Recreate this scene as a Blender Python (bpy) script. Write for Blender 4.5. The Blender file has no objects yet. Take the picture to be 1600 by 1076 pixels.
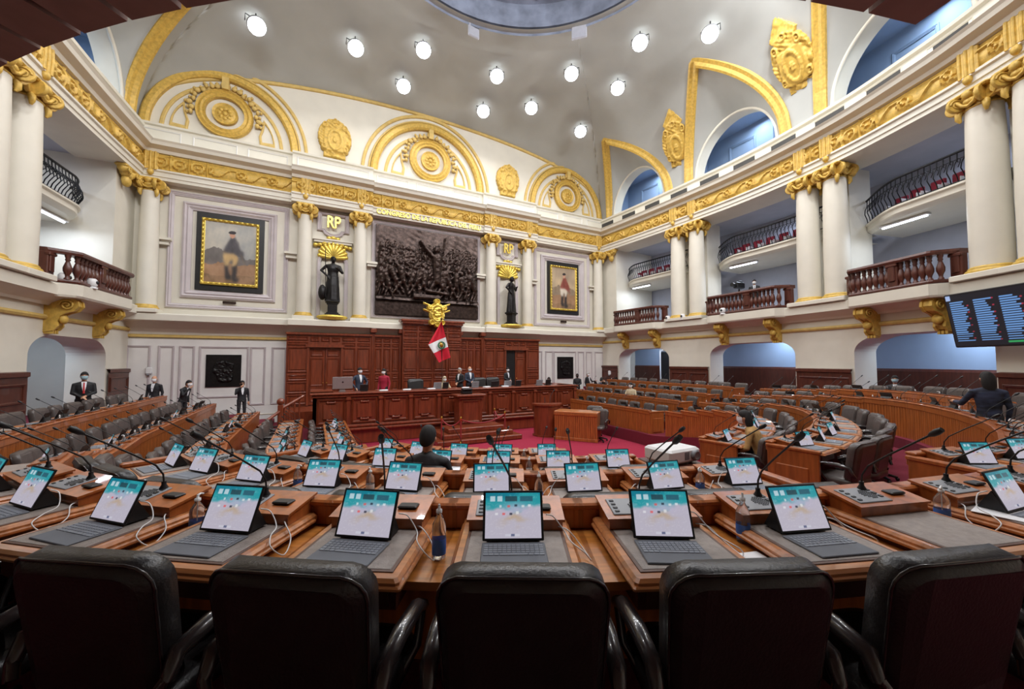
import bpy, math, random
import numpy as np
from mathutils import Matrix, Vector
random.seed(7); rng = np.random.default_rng(7)
pi = math.pi; sin = math.sin; cos = math.cos
SC = bpy.context.scene; COL = SC.collection

# ------------------------------------------------------------------ camera
EYE = (-5.75, 0.0, 3.05)
cd = bpy.data.cameras.new('camera'); cam = bpy.data.objects.new('camera', cd); COL.objects.link(cam)
cam.location = EYE; cam.rotation_euler = (math.radians(92.5), 0, math.radians(-27.3))
cd.sensor_width = 36; cd.lens = 13.5; cd.clip_start = .05; cd.clip_end = 200
SC.camera = cam
# ------------------------------------------------------------------ world, exposure
wd = bpy.data.worlds.new('world'); SC.world = wd; wd.use_nodes = True
wd.node_tree.nodes['Background'].inputs[0].default_value = (.62, .68, .8, 1)
wd.node_tree.nodes['Background'].inputs[1].default_value = .35
SC.view_settings.view_transform = 'Standard'; SC.view_settings.look = 'None'
SC.view_settings.exposure = -0.08; SC.view_settings.gamma = 1; SC.view_settings.use_curve_mapping = False
FLOOD_W = 150      # each ceiling floodlight
GALLERY_W = 55     # each fluorescent under a gallery
ROOM_W = 120        # rooms behind the lunettes and arcades
def area(loc, target, size, watt, col=(1, 1, 1), shape='DISK', size_y=None):
    l = bpy.data.lights.new('lamp_light', 'AREA'); l.energy = watt; l.size = size; l.shape = shape; l.color = col
    if size_y: l.size_y = size_y
    o = bpy.data.objects.new('lamp_light', l); COL.objects.link(o); o.location = loc
    d = Vector(target) - Vector(loc); o.rotation_euler = d.to_track_quat('-Z', 'Y').to_euler(); return o

# ------------------------------------------------------------------ materials
MATS = {}
def srgb(c):
    return tuple(((x/255)/12.92 if x/255 <= .04045 else (((x/255)+.055)/1.055)**2.4) for x in c)
def mat(name, rgb, rough=.5, metal=0., var=.06, scale=6., bump=0., stretch=None, coat=0., emit=None, estr=0, alpha=None, trans=0., bscale=None):
    m = bpy.data.materials.new(name); m.use_nodes = True; nt = m.node_tree; N = nt.nodes; L = nt.links
    b = N['Principled BSDF']; c = srgb(rgb)
    b.inputs['Roughness'].default_value = rough; b.inputs['Metallic'].default_value = metal
    b.inputs['Coat Weight'].default_value = coat
    tc = N.new('ShaderNodeTexCoord'); mp = N.new('ShaderNodeMapping'); L.new(tc.outputs['Object'], mp.inputs[0])
    if stretch: mp.inputs['Scale'].default_value = stretch
    nz = N.new('ShaderNodeTexNoise'); nz.inputs['Scale'].default_value = scale; nz.inputs['Detail'].default_value = 4
    L.new(mp.outputs[0], nz.inputs['Vector'])
    rp = N.new('ShaderNodeValToRGB'); rp.color_ramp.elements[0].position = .3; rp.color_ramp.elements[1].position = .7
    rp.color_ramp.elements[0].color = tuple(x*(1-var*2.2) for x in c)+(1,)
    rp.color_ramp.elements[1].color = tuple(min(1, x*(1+var*1.6)) for x in c)+(1,)
    L.new(nz.outputs[0], rp.inputs[0]); L.new(rp.outputs[0], b.inputs['Base Color'])
    if bump:
        bp = N.new('ShaderNodeBump'); bp.inputs['Strength'].default_value = bump; bp.inputs['Distance'].default_value = .02
        if bscale:
            n2 = N.new('ShaderNodeTexNoise'); n2.inputs['Scale'].default_value = bscale; L.new(mp.outputs[0], n2.inputs['Vector']); L.new(n2.outputs[0], bp.inputs['Height'])
        else: L.new(nz.outputs[0], bp.inputs['Height'])
        L.new(bp.outputs[0], b.inputs['Normal'])
    if emit:
        b.inputs['Emission Color'].default_value = srgb(emit)+(1,); b.inputs['Emission Strength'].default_value = estr
    if trans: b.inputs['Transmission Weight'].default_value = trans; b.inputs['IOR'].default_value = 1.25
    if alpha is not None: b.inputs['Alpha'].default_value = alpha
    MATS[name] = m; return m
def attr_mat(name, rough=.6, estr=0., spec=.5):
    m = bpy.data.materials.new(name); m.use_nodes = True; nt = m.node_tree; b = nt.nodes['Principled BSDF']
    a = nt.nodes.new('ShaderNodeAttribute'); a.attribute_name = 'tint'
    if estr:
        b.inputs['Base Color'].default_value = (.02, .02, .02, 1)
        nt.links.new(a.outputs['Color'], b.inputs['Emission Color']); b.inputs['Emission Strength'].default_value = estr
    else: nt.links.new(a.outputs['Color'], b.inputs['Base Color'])
    b.inputs['Roughness'].default_value = rough; b.inputs['Specular IOR Level'].default_value = spec
    MATS[name] = m; return m
mat('plaster', (218, 213, 198), .55, var=.02, scale=1.5)
mat('plaster_low', (228, 226, 222), .6, var=.03, scale=1.2)
mat('vault_plaster', (172, 174, 170), .8, var=.03, scale=.6)
mat('lilac', (196, 187, 188), .55, var=.03, scale=2)
mat('gold', (206, 170, 80), .5, .12, var=.10, scale=9, bump=.2, bscale=30)
mat('ochre', (208, 178, 104), .6, 0, var=.06, scale=5)
mat('leaf_gold', (232, 204, 96), .32, .55, var=.12, scale=14)
mat('bronze', (68, 55, 50), .34, .75, var=.25, scale=8, bump=.3, bscale=20)
mat('statue_bronze', (36, 34, 34), .4, .6, var=.15, scale=10)
mat('dais_wood', (122, 56, 32), .35, 0, var=.16, scale=2.2, stretch=(6, 6, .7), coat=.3)
mat('desk_wood', (164, 92, 44), .32, 0, var=.16, scale=2.4, stretch=(7, 7, .8), coat=.4)
mat('top_wood', (190, 122, 72), .28, 0, var=.16, scale=3, stretch=(1.2, 9, 9), coat=.5)
mat('counter_wood', (186, 118, 54), .3, 0, var=.14, scale=3, stretch=(1.0, 9, 9), coat=.4)
mat('dark_wood', (82, 40, 28), .4, 0, var=.14, scale=2.5, stretch=(5, 5, .8), coat=.2)
mat('soffit', (150, 126, 118), .75, 0, var=.08, scale=3)
mat('soffit_edge', (222, 206, 160), .7, 0, var=.05)
mat('leather_mat', (146, 135, 128), .5, 0, var=.08, scale=30, bump=.15, bscale=120)
mat('mat_border', (94, 62, 48), .5, 0, var=.08, scale=20)
mat('leather', (36, 33, 33), .36, 0, var=.10, scale=12, bump=.12, bscale=90)
mat('leather_brown', (82, 74, 71), .38, 0, var=.10, scale=12, bump=.12, bscale=90)
mat('arm_wood', (48, 42, 42), .25, 0, var=.1, coat=.5)
mat('chrome', (150, 150, 152), .25, .9, var=.03)
mat('black', (22, 22, 24), .45, 0, var=.1)
mat('iron', (34, 36, 40), .5, .4, var=.1)
mat('brass', (214, 170, 80), .25, .9, var=.05)
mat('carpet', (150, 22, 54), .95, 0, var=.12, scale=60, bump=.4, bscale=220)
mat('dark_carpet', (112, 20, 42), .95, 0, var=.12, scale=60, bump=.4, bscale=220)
mat('blue_wall', (152, 172, 198), .8, 0, var=.03, scale=1)
mat('gallery_wall', (168, 170, 180), .8, 0, var=.04, scale=1)
mat('seat_red', (132, 28, 50), .8, 0, var=.08)
mat('vent', (58, 57, 55), .7, 0, var=.08)
mat('sky_dark', (128, 136, 154), .7, 0, var=.15, scale=1.5)
mat('grey_panel', (170, 172, 182), .6, 0, var=.03)
mat('tube', (235, 240, 255), .5, emit=(225, 235, 255), estr=14)
mat('flood_lens', (255, 255, 255), .5, emit=(244, 248, 255), estr=22)
mat('white_plastic', (222, 222, 222), .4, 0, var=.02)
mat('grey_plastic', (128, 130, 134), .45, 0, var=.04)
mat('paper', (236, 236, 238), .7, 0, var=.02)
mat('alu', (176, 172, 172), .35, .8, var=.02)
mat('key_grey', (112, 116, 124), .7, 0, var=.03)
mat('key_cap', (142, 148, 158), .6, 0, var=.02)
mat('clear', (235, 240, 245), .08, 0, var=.0, trans=.92)
mat('blue_label', (56, 112, 200), .35, 0, var=.06)
mat('glass', (200, 210, 215), .05, 0, var=0, trans=.9)
mat('skin', (196, 146, 116), .55, 0, var=.05, scale=12)
mat('skin_dark', (120, 82, 64), .55, 0, var=.05, scale=12)
mat('mask_white', (238, 240, 244), .7, 0, var=.02)
mat('mask_blue', (170, 205, 216), .7, 0, var=.02)
mat('shirt', (226, 228, 232), .7, 0, var=.02)
mat('suit_black', (28, 28, 32), .7, 0, var=.12, scale=20)
mat('suit_navy', (48, 56, 74), .7, 0, var=.10, scale=20)
mat('red_cloth', (170, 30, 58), .75, 0, var=.06)
mat('tan_coat', (176, 138, 84), .85, 0, var=.08, scale=20)
mat('beige_cloth', (190, 176, 146), .8, 0, var=.12, scale=16)
mat('plaid', (40, 46, 66), .85, 0, var=.55, scale=4, stretch=(1, 1, 3))
mat('hair_black', (24, 20, 20), .75, 0, var=.2, scale=40, stretch=(1, 1, .2))
mat('hair_grey', (170, 168, 166), .6, 0, var=.1)
mat('tie_red', (186, 40, 44), .6)
mat('flag_red', (206, 20, 48), .7, 0, var=.04)
mat('flag_white', (236, 236, 238), .7, 0, var=.02)
mat('rope', (140, 40, 44), .7)
mat('green', (40, 110, 70), .6)
attr_mat('painted', .55); attr_mat('screen', .12, .85); attr_mat('board_screen', .3, 1.2)

# ------------------------------------------------------------------ mesh helpers
class MB:
    def __init__(s): s.v = []; s.f = []; s.m = []; s.cur = 0; s.sm = []
    def add(s, vs, fs, smooth=False, M=None):
        b = len(s.v)
        if M is not None: vs = [tuple(M @ Vector(p)) for p in vs]
        s.v += [tuple(p) for p in vs]
        for f in fs: s.f.append([b+i for i in f]); s.m.append(s.cur); s.sm.append(smooth)
        return s
    def box(s, c, d, M=None, taper=1.0):
        x, y, z = c; a, b, h = d[0]/2, d[1]/2, d[2]/2; t = taper
        vs = [(x-a, y-b, z-h), (x+a, y-b, z-h), (x+a, y+b, z-h), (x-a, y+b, z-h), (x-a*t, y-b*t, z+h), (x+a*t, y-b*t, z+h), (x+a*t, y+b*t, z+h), (x-a*t, y+b*t, z+h)]
        return s.add(vs, [(3, 2, 1, 0), (4, 5, 6, 7), (0, 1, 5, 4), (1, 2, 6, 5), (2, 3, 7, 6), (3, 0, 4, 7)], False, M)
    def bev(s, c, d, r=.01, M=None):
        x, y, z = c; a, b, h = d[0]/2, d[1]/2, d[2]/2; r = min(r, a*.9, b*.9, h*.9)
        rings = []
        for (zz, k) in ((z-h, r), (z-h+r, 0), (z+h-r, 0), (z+h, r)):
            aa, bb = a-k, b-k
            rings.append([(x-aa, y-bb+r, zz), (x-aa+r, y-bb, zz), (x+aa-r, y-bb, zz), (x+aa, y-bb+r, zz), (x+aa, y+bb-r, zz), (x+aa-r, y+bb, zz), (x-aa+r, y+bb, zz), (x-aa, y+bb-r, zz)])
        return s.loft(rings, True, True, False, M)
    def loft(s, rings, closed=True, caps=True, smooth=True, M=None):
        n = len(rings[0]); vs = [p for r in rings for p in r]; fs = []
        for i in range(len(rings)-1):
            for j in range(n if closed else n-1):
                k = (j+1) % n; fs.append((i*n+j, i*n+k, (i+1)*n+k, (i+1)*n+j))
        s.add(vs, fs, smooth, M)
        if caps:
            s.add(rings[0], [tuple(range(n-1, -1, -1))], False, M); s.add(rings[-1], [tuple(range(n))], False, M)
        return s
    def lathe(s, prof, n=16, c=(0, 0, 0), M=None, sx=1, sy=1, caps=True):
        rings = [[(c[0]+r*sx*cos(2*pi*k/n), c[1]+r*sy*sin(2*pi*k/n), c[2]+z) for k in range(n)] for r, z in prof]
        return s.loft(rings, True, caps, True, M)
    def tube(s, pts, r, n=8, closed=False, M=None, caps=True):
        P = [Vector(p) for p in pts]; m = len(P); rr = r if hasattr(r, '__len__') else [r]*m
        rings = []; up = Vector((0, 0, 1)); prev = None
        for i in range(m):
            if closed: t = P[(i+1) % m]-P[i-1]
            else: t = P[min(i+1, m-1)]-P[max(i-1, 0)]
            t.normalize()
            if prev is None:
                a = up if abs(t.z) < .9 else Vector((1, 0, 0)); u = t.cross(a).normalized()
            else: u = (prev-t*prev.dot(t)).normalized()
            prev = u; w = t.cross(u)
            rings.append([tuple(P[i]+u*rr[i]*cos(2*pi*k/n)+w*rr[i]*sin(2*pi*k/n)) for k in range(n)])
        if closed: rings.append(rings[0])
        return s.loft(rings, True, caps and not closed, True, M)
    def ball(s, c, r, n=10, k=6, M=None):
        r = r if hasattr(r, '__len__') else (r, r, r); rings = []
        for i in range(k+1):
            a = -pi/2+pi*i/k; q = max(cos(a), .02)
            rings.append([(c[0]+r[0]*q*cos(2*pi*j/n), c[1]+r[1]*q*sin(2*pi*j/n), c[2]+r[2]*sin(a)) for j in range(n)])
        return s.loft(rings, True, True, True, M)
    def prism(s, poly, t, plane='xz', at=0., M=None):
        n = len(poly)
        def P(p, k): return (p[0], at+k*t, p[1]) if plane == 'xz' else (p[0], p[1], at+k*t)
        a = [P(p, 0) for p in poly]; b = [P(p, 1) for p in poly]
        return s.loft([a, b], True, True, False, M)
    def grid(s, pts, smooth=True, keep=None, M=None):
        n = len(pts); m = len(pts[0]); vs = [p for r in pts for p in r]; fs = []
        for i in range(n-1):
            for j in range(m-1):
                if keep is None or keep(i, j): fs.append((i*m+j, i*m+j+1, (i+1)*m+j+1, (i+1)*m+j))
        return s.add(vs, fs, smooth, M)
    def mesh(s, name, mats):
        me = bpy.data.meshes.new(name); me.from_pydata(s.v, [], s.f)
        for m in (mats if isinstance(mats, (list, tuple)) else [mats]): me.materials.append(MATS[m])
        me.polygons.foreach_set('material_index', s.m); me.polygons.foreach_set('use_smooth', s.sm); me.update(); return me
    def build(s, name, mats, parent=None, M=None):
        o = bpy.data.objects.new(name, s.mesh(name, mats)); COL.objects.link(o)
        if parent is not None: o.parent = parent
        if M is not None: o.matrix_local = M
        return o
def empty(name, loc=(0, 0, 0), rz=0., label=None, cat=None, group=None):
    o = bpy.data.objects.new(name, None); COL.objects.link(o); o.location = loc; o.rotation_euler = (0, 0, rz); o.empty_display_size = .1
    return tag(o, label, cat, group)
def tag(o, label=None, cat=None, group=None, kind=None):
    if label: o['label'] = label
    if cat: o['category'] = cat
    if group: o['group'] = group
    if kind: o['kind'] = kind
    return o
def struct(o): o['kind'] = 'structure'; return o
def inst(me, name, parent=None, loc=(0, 0, 0), rz=0., M=None):
    o = bpy.data.objects.new(name, me); COL.objects.link(o)
    if parent is not None: o.parent = parent
    if M is not None: o.matrix_local = M
    else: o.location = loc; o.rotation_euler = (0, 0, rz)
    return o
KIDS = {}
def copy_tree(o, parent=None):
    c = o.copy(); COL.objects.link(c); c.parent = parent
    for ch in o.children: copy_tree(ch, c)
    return c
def T(x, y, z): return Matrix.Translation((x, y, z))
def Rz(a): return Matrix.Rotation(a, 4, 'Z')
def Rx(a): return Matrix.Rotation(a, 4, 'X')
def Ry(a): return Matrix.Rotation(a, 4, 'Y')
def relief(w, h, nx, ny, fn, base=.0):
    """height-field ornament in the xz plane, raised towards -y; fn(X, Z) -> height, <= 0 is cut away"""
    X, Z = np.meshgrid(np.linspace(-w/2, w/2, nx), np.linspace(-h/2, h/2, ny)); H = fn(X, Z)
    on = H > 0; q = MB(); Hh = np.where(on, H+base, 0)
    pts = [[(X[i, j], -Hh[i, j], Z[i, j]) for j in range(nx)] for i in range(ny)]
    q.grid(pts, True, lambda i, j: on[i, j] or on[i+1, j] or on[i, j+1] or on[i+1, j+1]); return q
def tint_mesh(name, w, h, nx, ny, fn, m, q=None):
    """flat picture in the xz plane facing -y, coloured per vertex by fn(U, V) -> (r, g, b) 0..255"""
    U, V = np.meshgrid(np.linspace(0, 1, nx), np.linspace(0, 1, ny)); R = np.stack(fn(U, V), -1)/255.
    q = MB(); q.grid([[((U[i, j]-.5)*w, 0, (V[i, j]-.5)*h) for j in range(nx)] for i in range(ny)], False)
    me = q.mesh(name, m); a = me.color_attributes.new('tint', 'FLOAT_COLOR', 'POINT')
    lin = np.where(R <= .04045, R/12.92, ((np.clip(R, 0, 1)+.055)/1.055)**2.4)
    out = np.ones((nx*ny, 4), np.float32); out[:, :3] = lin.reshape(-1, 3); a.data.foreach_set('color', out.ravel()); return me
def frame(q, w, h, t, d, prof=None, c=(0, 0, 0)):
    """moulded rectangular frame in xz facing -y, outer w x h, bar width t, depth d"""
    pf = prof or [(0, 0), (.0, d*.6), (t*.25, d), (t*.45, d*.6), (t*.6, d*.9), (t*.85, d*.5), (t, d*.4), (t, 0)]
    rings = []
    for (k, dd) in pf: rings.append([(c[0]-w/2+k, c[1]-dd, c[2]-h/2+k), (c[0]+w/2-k, c[1]-dd, c[2]-h/2+k), (c[0]+w/2-k, c[1]-dd, c[2]+h/2-k), (c[0]-w/2+k, c[1]-dd, c[2]+h/2-k)])
    q.loft(rings, True, False, False)
def fbm(X, Y, seed=0, n=5, f=1.):
    r = np.random.default_rng(seed); o = 0; a = 1.
    for k in range(n):
        for _ in range(3):
            th = r.uniform(0, 2*pi); p = r.uniform(0, 2*pi); o = o+a*np.sin((X*cos(th)+Y*sin(th))*f*6.28+p)/3
        a *= .6; f *= 1.9
    return o
# ------------------------------------------------------------------ plan of the hall
YB = 21.5                       # face of the back wall
CP = [(12.6, 21.5), (12.85, 18), (13.0, 14.5), (13.0, 11.5), (12.75, 9), (12.3, 6.7), (11.65, 4.8), (11.0, 3.3), (9.6, 1), (7.7, -1), (5.3, -2.5), (2.8, -3.3), (0, -3.6)]
def catmull(P, k=24):
    P = [2*np.array(P[0])-np.array(P[1])]+[np.array(p, float) for p in P]+[2*np.array(P[-1])-np.array(P[-2])]
    o = []
    for i in range(1, len(P)-2):
        for t in np.linspace(0, 1, k, endpoint=False):
            a, b, c, d = P[i-1:i+3]
            o.append(.5*((2*b)+(-a+c)*t+(2*a-5*b+4*c-d)*t*t+(-a+3*b-3*c+d)*t**3))
    o.append(P[-2]); return np.array(o)
SD = catmull(CP); _sl = np.r_[0, np.cumsum(np.hypot(*np.diff(SD, axis=0).T))]; SMAX = _sl[-1]
def sy(y): return float(np.interp(-y, -SD[:, 1], _sl))
def wp(s, off=0., z=0., sg=1):
    x = np.interp(s, _sl, SD[:, 0]); y = np.interp(s, _sl, SD[:, 1]); e = .25
    a, b = max(s-e, 0), min(s+e, SMAX)
    tx = np.interp(b, _sl, SD[:, 0])-np.interp(a, _sl, SD[:, 0]); ty = np.interp(b, _sl, SD[:, 1])-np.interp(a, _sl, SD[:, 1]); l = math.hypot(tx, ty)
    return (sg*(x+ty/l*off), y-tx/l*off, z)
def wM(s, off, z, sg):
    """frame on the side wall: local x along the wall, local -y into the room, z up"""
    p = np.array(wp(s, off, z, sg)); n = np.array(wp(s, off+1, z, sg))-p
    a = math.atan2(n[1], n[0])+pi/2
    return T(*p) @ Rz(a)
def sweep(prof, s0, s1, sg, step=.4, fn=None, smooth=False):
    n = max(2, int((s1-s0)/step)+1); q = MB()
    q.grid([[wp(s, o, z, sg) for (o, z) in (fn(s) if fn else prof)] for s in np.linspace(s0, s1, n)], smooth); return q
SIDES = ((1, 'right'), (-1, 'left'))
BAYS = [(20.0, 15.85), (13.3, 9.0), (6.9, 3.65)]
OPEN = [(19.9, 15.95, 3.85), (13.35, 9.15, 3.95), (6.95, 3.3, 4.0)]
SREAR = SMAX-.001
# ------------------------------------------------------------------ wall_back
q = MB(); q.box((0, YB+.4, 8.6), (34.5, .8, 17.2)); wall_back = struct(q.build('wall_back', 'plaster'))
W = lambda q, n, m: q.build(n, m, wall_back)
q = MB(); q.box((0, YB-.03, 2.0), (25.4, .06, 4.0)); W(q, 'lower_wall_face', 'plaster_low')
SEG = [(-12.9, -6.85, 0.), (-6.85, -3.15, .22), (-3.15, 3.15, .08), (3.15, 6.85, .22), (6.85, 12.9, 0.)]
def sweepx(prof, segs, m, name, smooth=False):
    for (a, b, o) in segs:
        q = MB(); q.grid([[(x, YB-off-o, z) for (off, z) in prof] for x in (a, b)], smooth)
        for x in (a, b): q.add([(x, YB-off-o, z) for (off, z) in prof]+[(x, YB, prof[-1][1]), (x, YB, prof[0][1])], [tuple(range(len(prof)+2))])
        W(q, name, m)
sweepx([(0, 4.15), (.08, 4.2), (.1, 4.3), (.25, 4.45), (.45, 4.72), (.75, 4.75), (.75, 5.0), (.72, 5.05), (0, 5.05)], SEG, 'plaster', 'ledge')
sweepx([(.02, 4.06), (.11, 4.08), (.11, 4.18), (.02, 4.2)], [SEG[0], SEG[4]], 'ochre', 'gilt_line')
sweepx([(.0, 10.72), (.42, 10.74), (.42, 10.86), (.46, 10.88), (.46, 11.05), (.52, 11.1), (.52, 11.16), (.3, 11.17)], SEG, 'plaster', 'architrave')
sweepx([(.3, 11.84), (.5, 11.88), (.56, 12.0), (.8, 12.1), (.84, 12.22), (.9, 12.3), (.34, 12.36), (.3, 12.4), (.3, 13.08), (.4, 13.12), (.42, 13.2), (0, 13.22)], SEG, 'plaster', 'cornice')
for (a, b, o) in SEG:
    n = 3 if b-a > 5 else 1
    for k in range(n):
        w = (b-a)/n; q = MB(); frame(q, w-.4, .5, .05, .035, c=(a+w*(k+.5), YB-.3-o, 12.72)); W(q, 'parapet_panel', 'plaster_low')
def frieze_h(u, v):
    p = .62; i = np.floor(u/p); f = u/p-i; x = f*p; y = v*.7
    sw = (np.floor(u/4.) % 2) == 0
    bar = (np.abs(x-.04) < .035)
    ring = np.sqrt(((x-.34)/1.05)**2+(y-.34)**2); key = ((np.abs(ring-.2) < .045) & (x > .1)) | (ring < .07)
    w = np.abs(y-.35-.2*np.sin(u*5.2)); sp = np.hypot(((u*.828) % 1-.5)/.828, y-.35+.0*u)
    scr = (w < .05) | (np.abs(sp-.17) < .035) | (sp < .06)
    pat = np.where(sw, bar | key, scr)
    edge = (v < .09) | (v > .91)
    return .10+.10*np.sin(pi*np.clip(v, 0, 1))+np.where(pat, .075, 0)+np.where(edge, .04, 0)
VS = np.linspace(0, 1, 15)
for (a, b, o) in SEG:
    q = MB(); xs = np.arange(a, b+.02, .045); q.grid([[(x, YB-o-.3-float(h), 11.16+.69*v) for v, h in zip(VS, frieze_h(np.full(15, x+30), VS))] for x in xs], False)
    for x in (a, b): q.add([(x, YB-o-.3-float(h), 11.16+.69*v) for v, h in zip(VS, frieze_h(np.full(15, 99.3), VS))]+[(x, YB, 11.85), (x, YB, 11.16)], [tuple(range(17))])
    W(q, 'gilt_frieze', 'gold')
# moulded frames round the paintings, the relief and the lower panels
for sx in (-1, 1):
    cx = sx*9.22
    q = MB(); frame(q, 4.55, 5.15, .2, .10, c=(cx, YB, 7.95)); W(q, 'outer_moulding', 'lilac')
    q = MB(); frame(q, 3.55, 4.25, .34, .16, c=(cx, YB, 7.98)); W(q, 'painting_moulding', 'lilac')
    for x0 in (-11.4, -7.0, 7.0, 11.4):
        pass
    for (xx, ww, zc, hh) in ((cx-sx*2.0, .62, 2.35, 2.7), (cx-sx*1.15, .62, 2.35, 2.7), (cx+sx*1.45, .55, 2.35, 2.7), (cx+sx*2.15, .55, 2.35, 2.7), (cx+sx*.12, 1.85, 2.55, 2.3), (cx+sx*3.05, .8, 2.35, 2.7)):
        q = MB(); frame(q, ww, hh, .09, .05, c=(xx, YB-.06, zc+.02)); W(q, 'panel_moulding', 'lilac')
    for x0 in (cx-2.55, cx+2.55):
        q = MB(); q.box((x0, YB-.12, 8.1), (.75, .24, .1)); q.box((x0, YB-.09, 8.22), (.8, .18, .07)); q.box((x0, YB-.15, 8.3), (.9, .3, .1)); W(q, 'impost', 'plaster')
q = MB(); frame(q, 6.25, 5.25, .2, .14, c=(0, YB, 8.0)); W(q, 'relief_moulding', 'lilac')
for x0 in (-3.1, 3.1):
    q = MB(); q.box((x0, YB-.15, 8.1), (.5, .3, .1)); q.box((x0, YB-.18, 8.24), (.6, .36, .12)); W(q, 'impost', 'plaster')
q = MB(); frame(q, 25.2, .5, .06, .06, c=(0, YB-.03, .35)); W(q, 'skirting', 'plaster')
# niches
for sx in (-1, 1):
    cx = sx*4.98; q = MB(); q.cur = 0
    n = 20; o1 = [(-.72, 5.1)]+[(.72*cos(pi-pi*k/n), 8.0+.72*sin(pi*k/n)) for k in range(n+1)]+[(.72, 5.1)]
    o2 = [(-.55, 5.1)]+[(.55*cos(pi-pi*k/n), 8.0+.55*sin(pi*k/n)) for k in range(n+1)]+[(.55, 5.1)]
    q.loft([[(cx+x, YB-.0, z) for x, z in o1], [(cx+x, YB-.16, z) for x, z in o1], [(cx+x*.93, YB-.2, z) for x, z in o1], [(cx+x, YB-.14, z) for x, z in o2], [(cx+x, YB-.02, z) for x, z in o2]], False, False, False); W(q, 'niche_moulding', 'lilac')
    q = MB(); q.box((cx, YB-.1, 9.08), (1.75, .2, .1)); q.box((cx, YB-.13, 9.18), (1.85, .26, .08)); W(q, 'niche_cornice', 'plaster')
    pl = [(-.75, 10.62), (.75, 10.62), (.75, 9.65), (.5, 9.65), (.42, 9.5), (.2, 9.38), (0, 9.34), (-.2, 9.38), (-.42, 9.5), (-.5, 9.65), (-.75, 9.65)]
    c0 = np.array([0, 10.05]); q = MB()
    rings = []
    for k, d in ((1, 0), (1, .1), (.93, .13), (.86, .1), (.8, .13), (.72, .06), (.72, 0)): rings.append([(cx+p[0]*k, YB-.02-d, c0[1]+(p[1]-c0[1])*k) for p in pl])
    q.loft(rings, True, False, False); W(q, 'monogram_moulding', 'lilac')
# tympanum arches of the back wall
def arch_band(q, cx, r0, r1, zb, d, n=40, ry=1.06, a0=0, a1=pi):
    rings = []
    for k in range(n+1):
        a = a0+(a1-a0)*k/n; c, s_ = cos(a), sin(a)
        rings.append([(cx+r*c, YB-dd, zb+r*s_*ry) for r, dd in ((r0, 0), (r0, d*.7), (r0+(r1-r0)*.25, d), (r0+(r1-r0)*.75, d), (r1, d*.7), (r1, 0))])
    q.loft(rings, False, False, False)
for cx, R in ((-9.6, 3.3), (0, 3.62), (9.6, 3.3)):
    zb = 13.22
    for (k0, k1, d, m, nm) in ((.985, 1.03, .1, 'ochre', 'arch_line'), (.80, .90, .26, 'gold', 'arch_rib'), (.905, .935, .16, 'ochre', 'arch_line'), (.66, .705, .07, 'ochre', 'arch_line')):
        q = MB(); arch_band(q, cx, R*k0, R*k1, zb, d); W(q, nm, m)
    ro = R*.33; zc = zb+ro*1.12
    q = MB()
    for (a, b, d) in ((.68, 1.0, .2), (0, .45, .16)):
        pr = [(ro*a, 0), (ro*a, d), (ro*(a+(b-a)*.3), d*.75), (ro*(a+(b-a)*.5), d), (ro*(a+(b-a)*.8), d*.7), (ro*b, d), (ro*b, 0)]
        rings = [[(cx+r*cos(2*pi*k/40), YB-dd, zc+r*sin(2*pi*k/40)) for k in range(40)] for r, dd in pr]; q.loft(rings, True, False, False)
    for k in range(8):
        a = k*pi/4; q.ball((cx+ro*.2*cos(a), YB-.13, zc+ro*.2*sin(a)), (ro*.09, .07, ro*.09), 8, 4)
    q.ball((cx, YB-.13, zc), (ro*.1, .08, ro*.1), 8, 4); W(q, 'oculus_ring', 'gold')
    q = MB()
    for k in range(22):                                # garland over the oculus
        a = pi*(-.06+1.12*k/21); r = ro*1.16+.06*sin(k*2.4)
        q.ball((cx+r*cos(a), YB-.14, zc+r*sin(a)), (.11+.03*sin(k*1.7), .1, .11), 8, 4)
        q.ball((cx+(r+.14)*cos(a), YB-.1, zc+(r+.14)*sin(a)), (.07, .08, .07), 6, 4)
    q.box((cx, YB-.17, zb+R*.78), (.26, .3, .55)); W(q, 'garland', 'ochre')
    for sx in (-1, 1):
        q = MB(); pts = [(cx+sx*ro*1.25, zb+.12)]+[(cx+sx*(R*.6)*cos(a), zb+.12+R*.6*sin(a)*.98) for a in np.linspace(.02, .72, 8)]
        pts += [(cx+sx*ro*1.32, zb+ro*.9), (cx+sx*ro*1.2, zb+ro*.5)]
        c = np.mean(pts, axis=0); rings = []
        for k, d in ((1, 0), (1, .07), (.86, .09), (.72, .07), (.72, 0)): rings.append([(c[0]+(p[0]-c[0])*k, YB-d, c[1]+(p[1]-c[1])*k) for p in pts])
        q.loft(rings, True, False, False); W(q, 'spandrel_triangle', 'ochre')
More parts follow.
